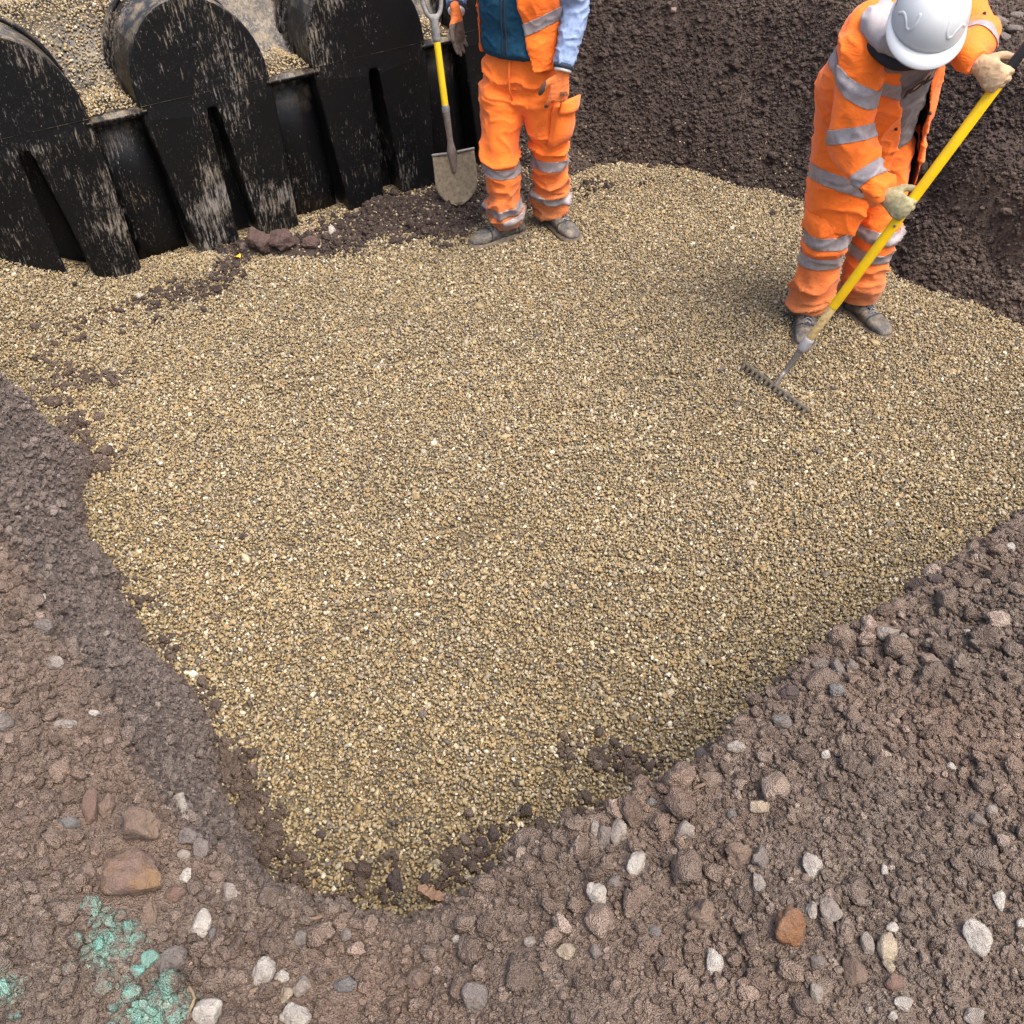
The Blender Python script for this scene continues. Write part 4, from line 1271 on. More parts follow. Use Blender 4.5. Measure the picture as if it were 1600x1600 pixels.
def head_mesh(c, up, fwd):
    """Head with brow, nose, chin and ears; neck joined on by the caller."""
    c, u, f = Vector(c), Vector(up).normalized(), Vector(fwd)
    f = (f - u * f.dot(u)).normalized(); s = u.cross(f)
    def P(a, b, h): return c + f * a + s * b + u * h
    parts = [ellipsoid(P(-.012, 0, .03), s, f, u, .076, .095, .092), ellipsoid(P(.018, 0, -.035), s, f, u, .062, .072, .085),
             ellipsoid(P(.055, 0, -.095), s, f, u, .030, .026, .022),
             limb([P(.088, 0, .012), P(.104, 0, -.012), P(.112, 0, -.030), P(.092, 0, -.038)], [.010, .011, .015, .010], seg=10, ref=tuple(s)),
             limb([P(.082, -.04, .022), P(.092, 0, .026), P(.082, .04, .022)], [.011, .012, .011], seg=8),
             limb([P(.078, -.024, -.066), P(.090, 0, -.062), P(.078, .024, -.066)], [.007, .009, .007], seg=8),
             limb([P(.076, -.02, -.079), P(.087, 0, -.079), P(.076, .02, -.079)], [.007, .009, .007], seg=8)]
    for sg in (-1, 1):
        parts.append(ellipsoid(P(-.005, sg * .080, -.010), s, f, u, .010, .020, .032, 12, 8))
    return parts, P, s, f, u

def hard_hat(c, up, fwd, parent, w=.124, l=.150, h=.142, detail=True):
    c, u, f = Vector(c), Vector(up).normalized(), Vector(fwd)
    f = (f - u * f.dot(u)).normalized(); s = f.cross(u)      # s: wearer's right
    def D(th, ph, k=1.0):
        """dome surface: th azimuth from the front, ph elevation"""
        e = 0.88
        ca, sa = math.cos(th), math.sin(th); cp, sp = math.cos(ph) ** e, math.sin(ph) ** 0.95 if ph > 0 else 0
        return c + (f * (l * ca * cp) + s * (w * sa * cp) + u * (h * sp)) * k
    NU, NV = 56, 16
    V, F = [], []
    for j in range(NV):
        ph = math.pi / 2 * j / NV
        for i in range(NU):
            V.append(D(2 * math.pi * i / NU, ph))
    V.append(D(0, math.pi / 2))
    for j in range(NV - 1):
        for i in range(NU):
            k = (i + 1) % NU
            F.append([j * NU + i, j * NU + k, (j + 1) * NU + k, (j + 1) * NU + i])
    for i in range(NU):
        F.append([(NV - 1) * NU + i, (NV - 1) * NU + (i + 1) % NU, len(V) - 1])
    o = mesh_ob("hard_hat", V, F, M_HAT, parent)
    md = o.modifiers.new("thick", 'SOLIDIFY'); md.thickness = 0.004; md.offset = -1
    # peak and rim
    rings_i, rings_o = [], []
    V, F = [], []
    for i in range(NU):
        th = 2 * math.pi * i / NU
        peak = max(0, math.cos(th)) ** 1.3
        out = 0.010 + 0.040 * peak
        r0 = D(th, 0.02)
        d = (f * (math.cos(th) * l) + s * (math.sin(th) * w)).normalized()
        V += [r0 - d * 0.003, r0 + d * out * 0.5 - u * (0.004 + .006 * peak), r0 + d * out - u * (0.010 + 0.014 * peak),
              r0 + d * (out - .001) - u * (0.016 + 0.014 * peak), r0 + d * out * 0.4 - u * (0.012 + .008 * peak), r0 - d * 0.003 - u * 0.008]
    for i in range(NU):
        k = (i + 1) % NU
        for q in range(6):
            F.append([i * 6 + q, k * 6 + q, k * 6 + (q + 1) % 6, i * 6 + (q + 1) % 6])
    mesh_ob("peak", V, F, M_HAT, o)
    if detail:
        def bead(pts, r, nm="ridge"):
            V, F = limb([D(math.radians(a), math.radians(b), 0.962) for a, b in pts], [r] * len(pts), seg=8, sub=5, ref=tuple(u))
            mesh_ob(nm, V, F, M_HAT, o)
        bead([(-28, 84), (-14, 66), (-8, 50), (-4.5, 39), (0, 35), (4.5, 39), (8, 50), (14, 66), (28, 84)], 0.0088)
        for sg in (-1, 1):
            bead([(sg * 66, 20), (sg * 58, 27), (sg * 47, 25), (sg * 38, 19), (sg * 31, 21), (sg * 28, 30), (sg * 30, 42)], 0.0115)
            for e in (40, 48, 56, 64, 71):
                a = 33 + (e - 40) * 0.75
                p, q = D(math.radians(sg * a), math.radians(e - 1.6), 1.004), D(math.radians(sg * (a + 1.2)), math.radians(e + 1.6), 1.004)
                mesh_ob("vent_slit", *tube([p, q], 0.0016, 6), M_HOLE, o)
            p, q = D(math.radians(sg * 88), math.radians(12), 1.0), D(math.radians(sg * 97), math.radians(18), 1.0)
            mesh_ob("side_slot", *limb([p, q], [.005, .005], seg=8, straight=True), M_LINING, o)
    return o

def wrap(rows, edges, thick, n=48):
    """An open-fronted garment: rows of (centre, xdir, fdir, a, b); edges of (start, end) degrees of the opening, measured from fdir towards xdir."""
    out, inn = [], []
    for (c, x, f, a, b), (e0, e1) in zip(rows, edges):
        c, x, f = Vector(c), Vector(x).normalized(), Vector(f).normalized()
        ro, ri = [], []
        for q in np.linspace(e1, e0 + 360, n):
            q = math.radians(q)
            d = x * math.sin(q) * a + f * math.cos(q) * b
            ro.append(c + d); ri.append(c + d * (1 - thick / d.length))
        out.append(ro); inn.append(ri)
    V, F = [], []
    m = len(rows)
    for r in out + inn: V += [tuple(p) for p in r]
    def I(k, j, i): return (k * m + j) * n + i
    for j in range(m - 1):
        for i in range(n - 1):
            F.append([I(0, j, i), I(0, j, i + 1), I(0, j + 1, i + 1), I(0, j + 1, i)])
            F.append([I(1, j, i + 1), I(1, j, i), I(1, j + 1, i), I(1, j + 1, i + 1)])
        for i in (0, n - 1):
            F.append([I(0, j, i), I(0, j + 1, i), I(1, j + 1, i), I(1, j, i)])
    for i in range(n - 1):
        for j in (0, m - 1):
            F.append([I(0, j, i), I(1, j, i), I(1, j, i + 1), I(0, j, i + 1)])
    return V, F

def refine(rows, edges, n):
    """Smooth interpolation of garment rows."""
    A = []
    for (c, x, f, a, b), e in zip(rows, edges):
        A.append(list(c) + list(x) + list(f) + [a, b] + list(e))
    A = np.array(A, float); E = np.concatenate([[2 * A[0] - A[1]], A, [2 * A[-1] - A[-2]]])
    R, G = [], []
    for k in range(len(A) - 1):
        a, b, c, d = E[k:k + 4]
        for s in range(n):
            t = s / n
            v = 0.5 * (2 * b + (c - a) * t + (2 * a - 5 * b + 4 * c - d) * t * t + (3 * b - a - 3 * c + d) * t ** 3)
            R.append((v[0:3], v[3:6], v[6:9], v[9], v[10])); G.append((v[11], v[12]))
    v = A[-1]; R.append((v[0:3], v[3:6], v[6:9], v[9], v[10])); G.append((v[11], v[12]))
    return R, G

# ------------------------------------------------------------------ worker standing beside the shovel
pA = thing("person", (0.07, 4.82, 0), "worker in orange trousers, teal fleece and open orange vest standing by the tank", "person")
fA = Vector((-0.40, -0.917, 0)).normalized(); rA = Vector((-0.917, 0.40, 0)).normalized()   # facing; his right
PEL = Vector((0.045, 4.86, 0.94)); CH = Vector((0.035, 4.82, 1.32))
hipR, hipL = PEL + rA * .092 + Vector((0, 0, -.06)), PEL - rA * .092 + Vector((0, 0, -.06))
kneR, kneL = Vector((-0.055, 4.80, .50)), Vector((0.205, 4.87, .49))
ankR, ankL = Vector((-0.035, 4.83, .10)), Vector((0.215, 4.965, .10))
shR, shL = CH + rA * .19 + Vector((0, .02, .11)), CH - rA * .19 + Vector((0, -.02, .11))
elR, elL = Vector((-0.265, 5.16, 1.27)), Vector((0.292, 4.74, 1.20))
wrR, wrL = Vector((-0.270, 4.99, 1.130)), Vector((0.243, 4.635, .985))
hdA = Vector((-0.02, 4.75, 1.655))
hp, hP, *_ = head_mesh(hdA, (0, -.1, 1), (-.4, -.9, -.25))
body = [limb([PEL + Vector((0, 0, -.05)), PEL + Vector((0, 0, .1)), CH, CH + Vector((0, 0, .12))], [(.15, .10), (.135, .095), (.165, .115), (.11, .08)], ref=tuple(fA)),
        limb([CH + Vector((0, 0, .1)), CH + Vector((-.01, -.02, .2)), hdA + Vector((0, .02, -.06))], [.07, .058, .055])]
for a, b, c in ((hipR, kneR, ankR), (hipL, kneL, ankL)):
    body.append(limb([a, (a + b) / 2, b, (b + c) / 2, c], [.078, .075, .056, .052, .038], ref=tuple(fA)))
for a, b, c in ((shR, elR, wrR), (shL, elL, wrL)):
    body.append(limb([a, (a + b) / 2, b, (b + c) / 2, c], [.055, .046, .040, .038, .028]))
V, F = voxel(*merge(body + hp), 0.009, 4)
bodyA = mesh_ob("body", V, F, M_SKIN, pA)
for sg in (-1, 1):
    mesh_ob("eye", *ellipsoid(hP(.083, sg * .031, .004), (1, 0, 0), (0, 1, 0), (0, 0, 1), .011, .011, .011, 10, 8), M_EYE, bodyA)
mesh_ob("hair", *voxel(*merge([ellipsoid(hP(-.022, 0, .035), (1, 0, 0), (0, 1, 0), (0, 0, 1), .084, .098, .095)]), .008, 2), M_HAIR, pA)
hard_hat(hP(-.005, 0, .045), (0, -.1, 1), (-.4, -.9, -.25), pA, detail=False)

# trousers
def trouser_parts(pel, f, hips, knees, anks, rad, lift=.075):
    parts = [limb([pel + Vector((0, 0, -.15)), pel + Vector((0, 0, -.08)), pel + Vector((0, 0, .0)), pel + Vector((0, 0, .09))],
                  [(.135, .115), (.182, .135), (.178, .13), (.165, .12)], seg=28, ref=tuple(f))]
    for h, k, a in zip(hips, knees, anks):
        bot = a + Vector((0, 0, lift - .10))
        kb = k + f * 0.012
        parts.append(limb([h + Vector((0, 0, .04)), h + (k - h) * .35, kb, k + (bot - k) * .30, k + (bot - k) * .72, bot + Vector((0, 0, .05)), bot],
                          rad, seg=24, sub=6, ref=tuple(f), round_ends=False))
    return merge(parts)
V, F = voxel(*trouser_parts(PEL, fA, (hipR, hipL), (kneR, kneL), (ankR, ankL), [(.102, .115), (.106, .112), (.092, .094), (.092, .095), (.090, .096), (.092, .10), (.088, .096)]), 0.0075, 6)
def wA(V):
    z = V[:, 2]
    return 0.55 + 0.9 * np.exp(-((z - .17) / .12) ** 2) + 0.55 * np.exp(-((z - .52) / .10) ** 2) + 0.5 * np.exp(-((z - .80) / .08) ** 2)
V = folds(V, F, 0.023, (5, 5, 11), 3, wA)
trA = mesh_ob("trousers", V, F, M_TROUSER, pA)
VA, FA = V, F
def legsplit(side):
    def keep(c):
        xm = 0.075 + (0.9 - c[2]) * 0.03
        return c[2] < 0.72 and ((c[0] < xm) if side < 0 else (c[0] > xm))
    return keep
for side, tl in ((-1, (0.07, -.10, 1)), (1, (-.05, -.05, 1))):
    kx, an = (kneR, ankR) if side < 0 else (kneL, ankL)
    band(V, F, Vector((kx.x, kx.y, .425)), tl, .058, legsplit(side), trA)
    band(V, F, Vector((an.x, an.y, .205)), (0.16 * side, -.12, 1), .050, legsplit(side), trA)
band(V, F, Vector((ankR.x, ankR.y, .135)), (-.30, -.1, 1), .045, lambda c: legsplit(-1)(c) and c[0] > -.05, trA)
# fly, belt loops of the waistband and cargo pockets
def pocket(V, F, c, out, up, w, h, depth, parent, flap=True, mat=None):
    c, o_, u_ = Vector(c), Vector(out).normalized(), Vector(up).normalized()
    s_ = u_.cross(o_).normalized()
    bm = bmesh.new()
    bmesh.ops.create_cube(bm, size=1)
    bmesh.ops.subdivide_edges(bm, edges=list(bm.edges), cuts=5, use_grid_fill=True)
    for v in bm.verts:
        a, b, d = v.co.x * w, v.co.y * h, v.co.z
        dome = (1 - (2 * v.co.x) ** 4) * (1 - (2 * v.co.y) ** 4)
        d = d * depth + (0.5 + d) * depth * 0.9 * dome * (1.15 - v.co.y * 0.7)
        v.co = c + s_ * a + u_ * b + o_ * d
    co = np.array([v.co[:] for v in bm.verts]); bm.verts.index_update()
    fs = [[v.index for v in f.verts] for f in bm.faces]; bm.free()
    co = folds(co, fs, 0.006, (20, 20, 26), 14)
    pk = mesh_ob("cargo_pocket", co, fs, mat or M_TROUSER, parent)
    if flap:
        bm = bmesh.new()
        bmesh.ops.create_cube(bm, size=1)
        bmesh.ops.subdivide_edges(bm, edges=list(bm.edges), cuts=3, use_grid_fill=True)
        for v in bm.verts:
            a, b = v.co.x * w * 1.08, v.co.y * h * .30
            bulge = (1 - (2 * v.co.x) ** 2) * (0.5 - v.co.y) * depth * 0.9
            v.co = c + s_ * a + u_ * (b + h * .50) + o_ * (v.co.z * .010 + depth * .95 + bulge)
        bmesh.ops.bevel(bm, geom=[e for e in bm.edges if e.is_boundary], offset=.003)
        bm_ob("pocket_flap", bm, mat or M_TROUSER, pk, True)
    return pk
pocket(V, F, (0.252, 4.775, .655), (.78, -.62, .05), (.10, 0, 1), .15, .20, .034, trA)
pocket(V, F, (-0.122, 4.865, .665), (-.95, -.30, .05), (0, 0, 1), .15, .19, .022, trA)
V2, F2 = tube([PEL + fA * .139 + Vector((0, 0, .05)), PEL + fA * .151 + Vector((0, 0, -.03)), PEL + fA * .145 + Vector((0, 0, -.10)), PEL + fA * .118 + Vector((.004, 0, -.165))], .005, 6)
mesh_ob("fly_seam", V2, F2, M_TROUSER, trA)

boot((ankR.x + .02, ankR.y, -0.006), (-.86, -.50), pA, 1.10)
boot((ankL.x + .015, ankL.y + .005, -0.006), (.50, -.86), pA, 1.10)

# fleece
def torso_rings(rows, x, f, seg=36):
    return loft([[Vector(c) + Vector(x) * a * math.cos(q) + Vector(f) * b * math.sin(q) for q in np.linspace(0, 2 * math.pi, seg, endpoint=False)] for c, a, b in rows])
xr = -rA
rows = [(PEL + fA * .02 + Vector((0, 0, .035)), .172, .135), (PEL + fA * .025 + Vector((0, 0, .065)), .190, .155), (PEL + fA * .02 + Vector((0, 0, .15)), .192, .15),
        (CH + fA * .01 + Vector((0, 0, -.10)), .19, .14), (CH + Vector((0, 0, .04)), .19, .13), (CH + Vector((0, 0, .13)), .15, .10), (CH + Vector((0, 0, .19)), .07, .07)]
V, F = voxel(*torso_rings(rows, xr, fA), 0.0085, 5)
V = folds(V, F, 0.008, (7, 7, 14), 21)
fl = mesh_ob("fleece", V, F, M_FLEECE, pA)
zp = []
VF = np.asarray(V)
for k in range(15):
    z_ = 0.968 + k * 0.032
    lat = (VF - np.array(PEL[:])) @ np.array(rA[:]); fr = (VF - np.array(PEL[:])) @ np.array(fA[:])
    ok = (np.abs(VF[:, 2] - z_) < .012) & (np.abs(lat - .012) < .016) & (fr > 0)
    if ok.any():
        q = PEL + fA * (float(np.median(fr[ok])) + .003) + rA * .012; zp.append(Vector((q.x, q.y, z_)))
mesh_ob("zip", *merge([tube([p + rA * .009 for p in zp], .0045, 6), tube([p - rA * .009 for p in zp], .0045, 6)]), M_CUFF, fl)
# vest
vrows = [(PEL + Vector((.005, .0, .0)), xr, fA, .228, .196), (PEL + Vector((0, 0, .08)), xr, fA, .226, .194), (PEL + Vector((0, 0, .2)), xr, fA, .224, .188), (CH + Vector((0, 0, -.06)), xr, fA, .222, .180),
         (CH + Vector((0, 0, .06)), xr, fA, .215, .168), (CH + Vector((0, 0, .135)), xr, fA, .178, .130)]
vedge = [(-86, 34), (-84, 29), (-80, 22), (-72, 15), (-55, 13), (-40, 20)]
V, F = voxel(*wrap(*refine(vrows, vedge, 5), 0.014), 0.0065, 5)
V = folds(V, F, 0.009, (7, 7, 12), 25)
vest = mesh_ob("vest", V, F, M_ORANGE, pA)
out = lambda c: True
band(V, F, Vector((0.10, 4.70, 1.145)), (-.42, .15, 1), .055, lambda c: (Vector(c) - PEL).dot(fA) > 0.02 and (Vector(c) - PEL).dot(rA) < .0, vest)
# sleeves
def sleeve(name, a, b, c, rad, mat, parent, seed, amp=.008, freq=(12, 12, 24), stop=None):
    V, F = voxel(*limb([a, a + (b - a) * .5, b, b + (c - b) * .5, c], rad, seg=20, sub=6, ref=(0.2, -1, 0.1), round_ends=False), 0.0065, 4)
    V = folds(V, F, amp, freq, seed)
    return mesh_ob(name, V, F, mat, parent), V, F
for a, b, c, sd in ((shR, elR, wrR, 31), (shL, elL, wrL, 32)):
    so, *_ = sleeve("sleeve", a, b, c, [.082, .070, .064, .056, .048], M_SLEEVE, pA, sd)
    d = (c - b).normalized()
    mesh_ob("cuff", *limb([c - d * .008, c + d * .014], [.0495, .046], seg=20, straight=True, round_ends=False), M_CUFF, so)
    mesh_ob("glove_hem", *limb([c + d * .012, c + d * .026], [.043, .040], seg=20, straight=True, round_ends=False), M_WHITE, so)
glove("glove", wrL + Vector((-.006, -.006, -.045)), (-.16, -.05, -1), (.25, -1, .1), -1, (M_GLOVE_O, M_GLOVE_D), pA,
      [(10, 20, 15), (34, 40, 30), (42, 45, 30), (48, 45, 30)], coat_from=.125, coat_palm=True, size=1.13, open_thumb=0.30)
glove("glove", wrR + Vector((0, -.03, -.03)), (.06, -.12, -1), (-.75, .50, .1), 1, (M_GLOVE_O, M_GLOVE_D), pA,
      [(8, 10, 8), (6, 8, 8), (5, 8, 8), (8, 10, 8)], coat_from=.085, size=1.08, open_thumb=0.45)
# small printed badge on the back of the left glove
gb = wrL + Vector((.004, -.036, -.115))
for k, (w_, h_) in enumerate(((.030, .0016), (.030, .0016), (.0016, .016), (.0016, .016), (.022, .0016), (.016, .0014))):
    dx, dz = ((0, .008), (0, -.008), (-.015, 0), (.015, 0), (0, .002), (-.002, -.003))[k]
    mesh_ob("glove_print", *box(gb + Vector((dx, dx * .2, dz)), (.97, .24, 0), (-.24, .97, 0), (0, 0, 1), w_ / 2, .003, h_ / 2), M_GLOVE_D, pA, False)

# ------------------------------------------------------------------ shovel standing against the tank
tip = atz(716, 320, 0.045)
top = aty(676, 2, 5.40)
ax = (top - tip).normalized()
shovel = thing("shovel", (tip.x, tip.y, 0.04), "yellow shafted shovel with sandy blade leaning against the tank", "shovel")
face = Vector((0.42, -0.9, 0.0)); face = (face - ax * face.dot(ax)).normalized(); sd = ax.cross(face).normalized()
BL, BW = 0.285, 0.125
V, F = [], []
NR, NC = 15, 13
for j in range(NR):
    t = j / (NR - 1)                                   # tip to shoulder
    w = BW * min(1.0, (0.18 + 1.5 * t ** 0.8)) if t < 0.45 else BW * (1.0 + 0.0 * t)
    w = BW * (1 - (1 - min(1, t / 0.52)) ** 2.2) ** 0.75 * (0.94 + 0.06 * t) + 0.014 * (1 - t)
    for i in range(NC):
        a = i / (NC - 1) * 2 - 1
        dish = 0.030 * a * a * (0.4 + 0.6 * t) - 0.012 * math.exp(-(a / .16) ** 2) * t
        V.append(tip + ax * (BL * t + 0.012 * (abs(a) * (t > .95))) + sd * (w * a) + face * (dish + 0.01 * (1 - t)))
for j in range(NR - 1):
    for i in range(NC - 1):
        k = j * NC + i
        F.append([k, k + 1, k + NC + 1, k + NC])
bl = mesh_ob("blade", V, F, M_BLADE, shovel)
md = bl.modifiers.new("thick", 'SOLIDIFY'); md.thickness = 0.004
for sg in (-1, 1):                                     # rolled foot treads
    mesh_ob("foot_tread", *limb([tip + ax * BL + sd * (sg * .035) + face * .004, tip + ax * (BL + .006) + sd * (sg * BW * .98) + face * .026], [.008, .008], seg=10, straight=True), M_STEEL, bl)
sk0, sk1 = tip + ax * (BL - .10) + face * .004, tip + ax * (BL + .23) - face * .008
mesh_ob("socket", *limb([sk0, tip + ax * BL, tip + ax * (BL + .06), tip + ax * (BL + .16) - face * .004, sk1], [.010, .026, .017, .019, .0205], seg=16, ref=tuple(face)), simple("rusty_socket", (0.15, 0.115, 0.095), .7, .35, 60, dirt=(.12, .07, .045), dirt_amt=.8, bump=.4), shovel)
full = (top - tip).length
y1 = tip + ax * (full - .165) - face * .012
mesh_ob("shaft", *limb([sk1 - ax * .03, sk1.lerp(y1, .5) - face * .002, y1], [.0185, .0185, .018], seg=16, ref=tuple(face)), M_YELLOW, shovel)
mesh_ob("socket_collar", *limb([sk1 - ax * .012, sk1 + ax * .004], [.0225, .0222], seg=16, straight=True, ref=tuple(face)), M_GRIP, shovel)
hd = []
b0 = y1 - ax * .015
hd.append(limb([b0, b0 + ax * .06, b0 + ax * .105], [.0235, .022, (.026, .018)], seg=16, ref=tuple(face)))
for sg in (-1, 1):
    hd.append(limb([b0 + ax * .095 + sd * sg * .008, b0 + ax * .125 + sd * sg * .036, b0 + ax * .165 + sd * sg * .050, b0 + ax * .205 + sd * sg * .054], [.014, .013, .0125, .013], seg=10, ref=tuple(face)))
hd.append(limb([b0 + ax * .205 - sd * .056, b0 + ax * .205 + sd * .056], [.0155, .0155], seg=12, straight=True, ref=tuple(face)))
V, F = voxel(*merge(hd), .005, 3)
mesh_ob("grip", V, F, M_GRIP, shovel)

# ------------------------------------------------------------------ rake
rk0, rk1 = Vector((1.212, 3.456, .045)), Vector((1.745, 3.365, 1.535))
rax = (rk1 - rk0).normalized(); RL = (rk1 - rk0).length
rake = thing("rake", (1.212, 3.456, 0), "long yellow handled rake with steel tines, held by the bending worker", "rake")
h0, h1 = atz(1163, 568, .03), atz(1262, 641, .03)
hd_ = (h1 - h0).normalized()
hc = (h0 + h1) / 2
V, F = limb([h0, h0.lerp(h1, .5), h1], [(.013, .011)] * 3, seg=8, straight=True)
M_RAKE = simple("gritty_rake_steel", (0.085, 0.072, 0.052), .8, .4, 70, dirt=(.17, .135, .085), dirt_amt=.6, bump=.8, bscale=150)
rh = mesh_ob("rake_head", V, F, M_RAKE, rake)
tdir = Vector((hd_.y, -hd_.x, 0)) * -1
for k in range(14):
    p = h0.lerp(h1, (k + .3) / 13.6)
    mesh_ob("tine", *limb([p, p - tdir * .018 + Vector((0, 0, -.012)), p - tdir * .030 + Vector((0, 0, -.045))], [.0125, .0085, .004], seg=6, sub=3), M_RAKE, rh)
neck = rk0 + rax * .06
mesh_ob("neck", *limb([hc, hc.lerp(neck, .5) + Vector((0, 0, .012)), neck, rk0 + rax * .20], [.009, .010, .0125, .017], seg=12, sub=4), M_STEEL, rake)
mesh_ob("ferrule", *limb([rk0 + rax * .19, rk0 + rax * .235], [.0225, .023], seg=16, straight=True), simple("grey_ferrule", (.33, .33, .34), .5, .15), rake)
mesh_ob("worn_shaft", *limb([rk0 + rax * .22, rk0 + rax * .43], [.0185, .0185], seg=16, straight=True), M_WOOD, rake)
mesh_ob("shaft", *limb([rk0 + rax * .425, rk0 + rax * (RL - .165)], [.0200, .0200], seg=18, straight=True), M_YELLOW, rake)
mesh_ob("black_grip", *limb([rk0 + rax * (RL - .18), rk0 + rax * (RL - .12), rk1 + rax * .12], [.0185, .0175, .0185], seg=16, straight=True), M_BLACK, rake)
for k in (0, 1):
    q = rk0 + rax * (RL * .545 - .03 * k)
    mesh_ob("rivet", *limb([q + Vector((-.004, -.0185, .004)), q + Vector((-.004, -.022, .006))], [.006, .005], seg=10, straight=True), M_STEEL, rake)

# ------------------------------------------------------------------ worker bending over the rake
pB = thing("person", (1.60, 4.0, 0), "worker in white hard hat and orange parka bending over a rake", "person")
fB = Vector((-.04, -1, 0)).normalized()
PELB = Vector((1.56, 4.08, .90))
hipRB, hipLB = Vector((1.465, 4.09, .85)), Vector((1.655, 4.09, .85))
kneRB, kneLB = Vector((1.445, 3.985, .49)), Vector((1.69, 4.03, .49))
ankRB, ankLB = Vector((1.445, 3.985, .10)), Vector((1.705, 4.06, .10))
shRB, shLB = Vector((1.315, 3.74, 1.36)), Vector((1.665, 3.87, 1.475))
elRB, elLB = Vector((1.325, 3.65, 1.06)), Vector((1.705, 3.69, 1.43))
grL, grU = rk0 + rax * (RL * .575), rk0 + rax * (RL * .905)
def grip_frame(g, elbow, back):
    n = Vector(back); n = (n - rax * n.dot(rax)).normalized()
    fwd = rax.cross(n).normalized()                    # to the worker's left, across the shaft
    return fwd, n, g - fwd * .085 + n * .034
BACKL, BACKU = (-.72, -.66, .22), (-.84, -.50, .27)
def cuff_of(g, elbow, back):
    fwd, n, w = grip_frame(g, elbow, back)
    return w - fwd * .012
wrRB, wrLB = cuff_of(grL, elRB, BACKL), cuff_of(grU, elLB, BACKU)
hdB = Vector((1.425, 3.49, 1.525))
NECK = Vector((1.455, 3.72, 1.44))
upB, fwB = Vector((-.05, -.46, .88)), Vector((-.30, -.86, -.46))
hp, hP, *_ = head_mesh(hdB, upB, fwB)
tor = Vector((1.50, 3.86, 1.26))
body = [limb([PELB + Vector((0, 0, -.04)), PELB + Vector((-.01, -.04, .12)), tor, NECK + Vector((0, .03, -.04))], [(.15, .10), (.135, .095), (.16, .11), (.10, .075)], ref=(0, -1, -.3)),
        limb([NECK + Vector((0, .05, -.04)), NECK.lerp(hdB, .45), hdB + Vector((0, .03, -.03))], [.07, .06, .058])]
for a, b, c in ((hipRB, kneRB, ankRB), (hipLB, kneLB, ankLB)):
    body.append(limb([a, (a + b) / 2, b, (b + c) / 2, c], [.078, .075, .056, .052, .038], ref=tuple(fB)))
for a, b, c in ((shRB, elRB, wrRB), (shLB, elLB, wrLB)):
    body.append(limb([a, (a + b) / 2, b, (b + c) / 2, c], [.055, .046, .040, .038, .028]))
V, F = voxel(*merge(body + hp), 0.009, 4)
bodyB = mesh_ob("body", V, F, M_SKIN, pB)
for sg in (-1, 1):
    mesh_ob("eye", *ellipsoid(hP(.083, sg * .031, .004), (1, 0, 0), (0, 1, 0), (0, 0, 1), .011, .011, .011, 10, 8), M_EYE, bodyB)
mesh_ob("hair", *voxel(*merge([ellipsoid(hP(-.030, 0, .020), (1, 0, 0), (0, 1, 0), (0, 0, 1), .084, .090, .090)]), .008, 2), M_HAIR, pB)
hard_hat(hP(.0, 0, .035), upB, fwB, pB, w=.121, l=.146, h=.145)

V, F = voxel(*trouser_parts(PELB, fB, (hipRB, hipLB), (kneRB, kneLB), (ankRB, ankLB), [(.10, .112), (.108, .112), (.098, .10), (.098, .102), (.098, .102), (.098, .10), (.094, .096)], lift=.085), 0.0075, 6)
V = folds(V, F, 0.021, (5, 5, 11), 43, lambda V: 0.5 + 0.9 * np.exp(-((V[:, 2] - .18) / .11) ** 2) + 0.6 * np.exp(-((V[:, 2] - .5) / .1) ** 2))
trB = mesh_ob("trousers", V, F, M_TROUSER, pB)
for side in (-1, 1):
    keep = (lambda c: c[0] < 1.567 and c[2] < .7) if side < 0 else (lambda c: c[0] > 1.567 and c[2] < .7)
    kx = kneRB if side < 0 else kneLB
    band(V, F, Vector((kx.x, kx.y, .475)), (.10 * side, .10, 1), .062, keep, trB)
    band(V, F, Vector((kx.x, kx.y, .365)), (.10 * side, .08, 1), .058, keep, trB)
boot((ankRB.x + .0, ankRB.y - .01, -0.006), (-.22, -.97), pB, 1.08)
boot((ankLB.x + .01, ankLB.y - .01, -0.006), (.42, -.91), pB, 1.08)

# hooded top under the coat
f_up = Vector((0, -.80, -.60)).normalized()
hx = (shLB - shRB).normalized()
rows = [((1.56, 4.02, .93), .165, .12), ((1.545, 3.99, 1.03), .168, .125), ((1.52, 3.92, 1.15), .175, .125), ((1.50, 3.86, 1.27), .18, .12), ((1.475, 3.79, 1.37), .17, .125), ((1.46, 3.73, 1.44), .12, .115)]
V, F = voxel(*loft([[Vector(c) + Vector((1, .1, .12)).normalized() * a * math.cos(q) + Vector((0, -.85, -.5)) * b * math.sin(q) for q in np.linspace(0, 2 * math.pi, 36, endpoint=False)] for c, a, b in rows]), .008, 4)
V = folds(V, F, .008, (9, 9, 14), 51)
hood_top = mesh_ob("hooded_top", V, F, M_HOODIE, pB)
VH, FH = V, F
P_ = [NECK + Vector((.085, -.06, -.005)), NECK + Vector((.125, .03, .02)), NECK + Vector((.06, .115, .03)), NECK + Vector((-.05, .10, .03)), NECK + Vector((-.125, .0, .02)), NECK + Vector((-.105, -.09, .0)), NECK + Vector((-.05, -.135, -.03))]
V, F = voxel(*limb(P_, [.03, .042, .052, .052, .050, .042, .028], seg=16, sub=5, ref=(0, 0, 1)), .008, 4)
V = folds(V, F, .01, (12, 12, 12), 52)
mesh_ob("hood", V, F, simple("pale_grey_hood", (.34, .305, .31), .95, .1, 40, bump=.4), hood_top)

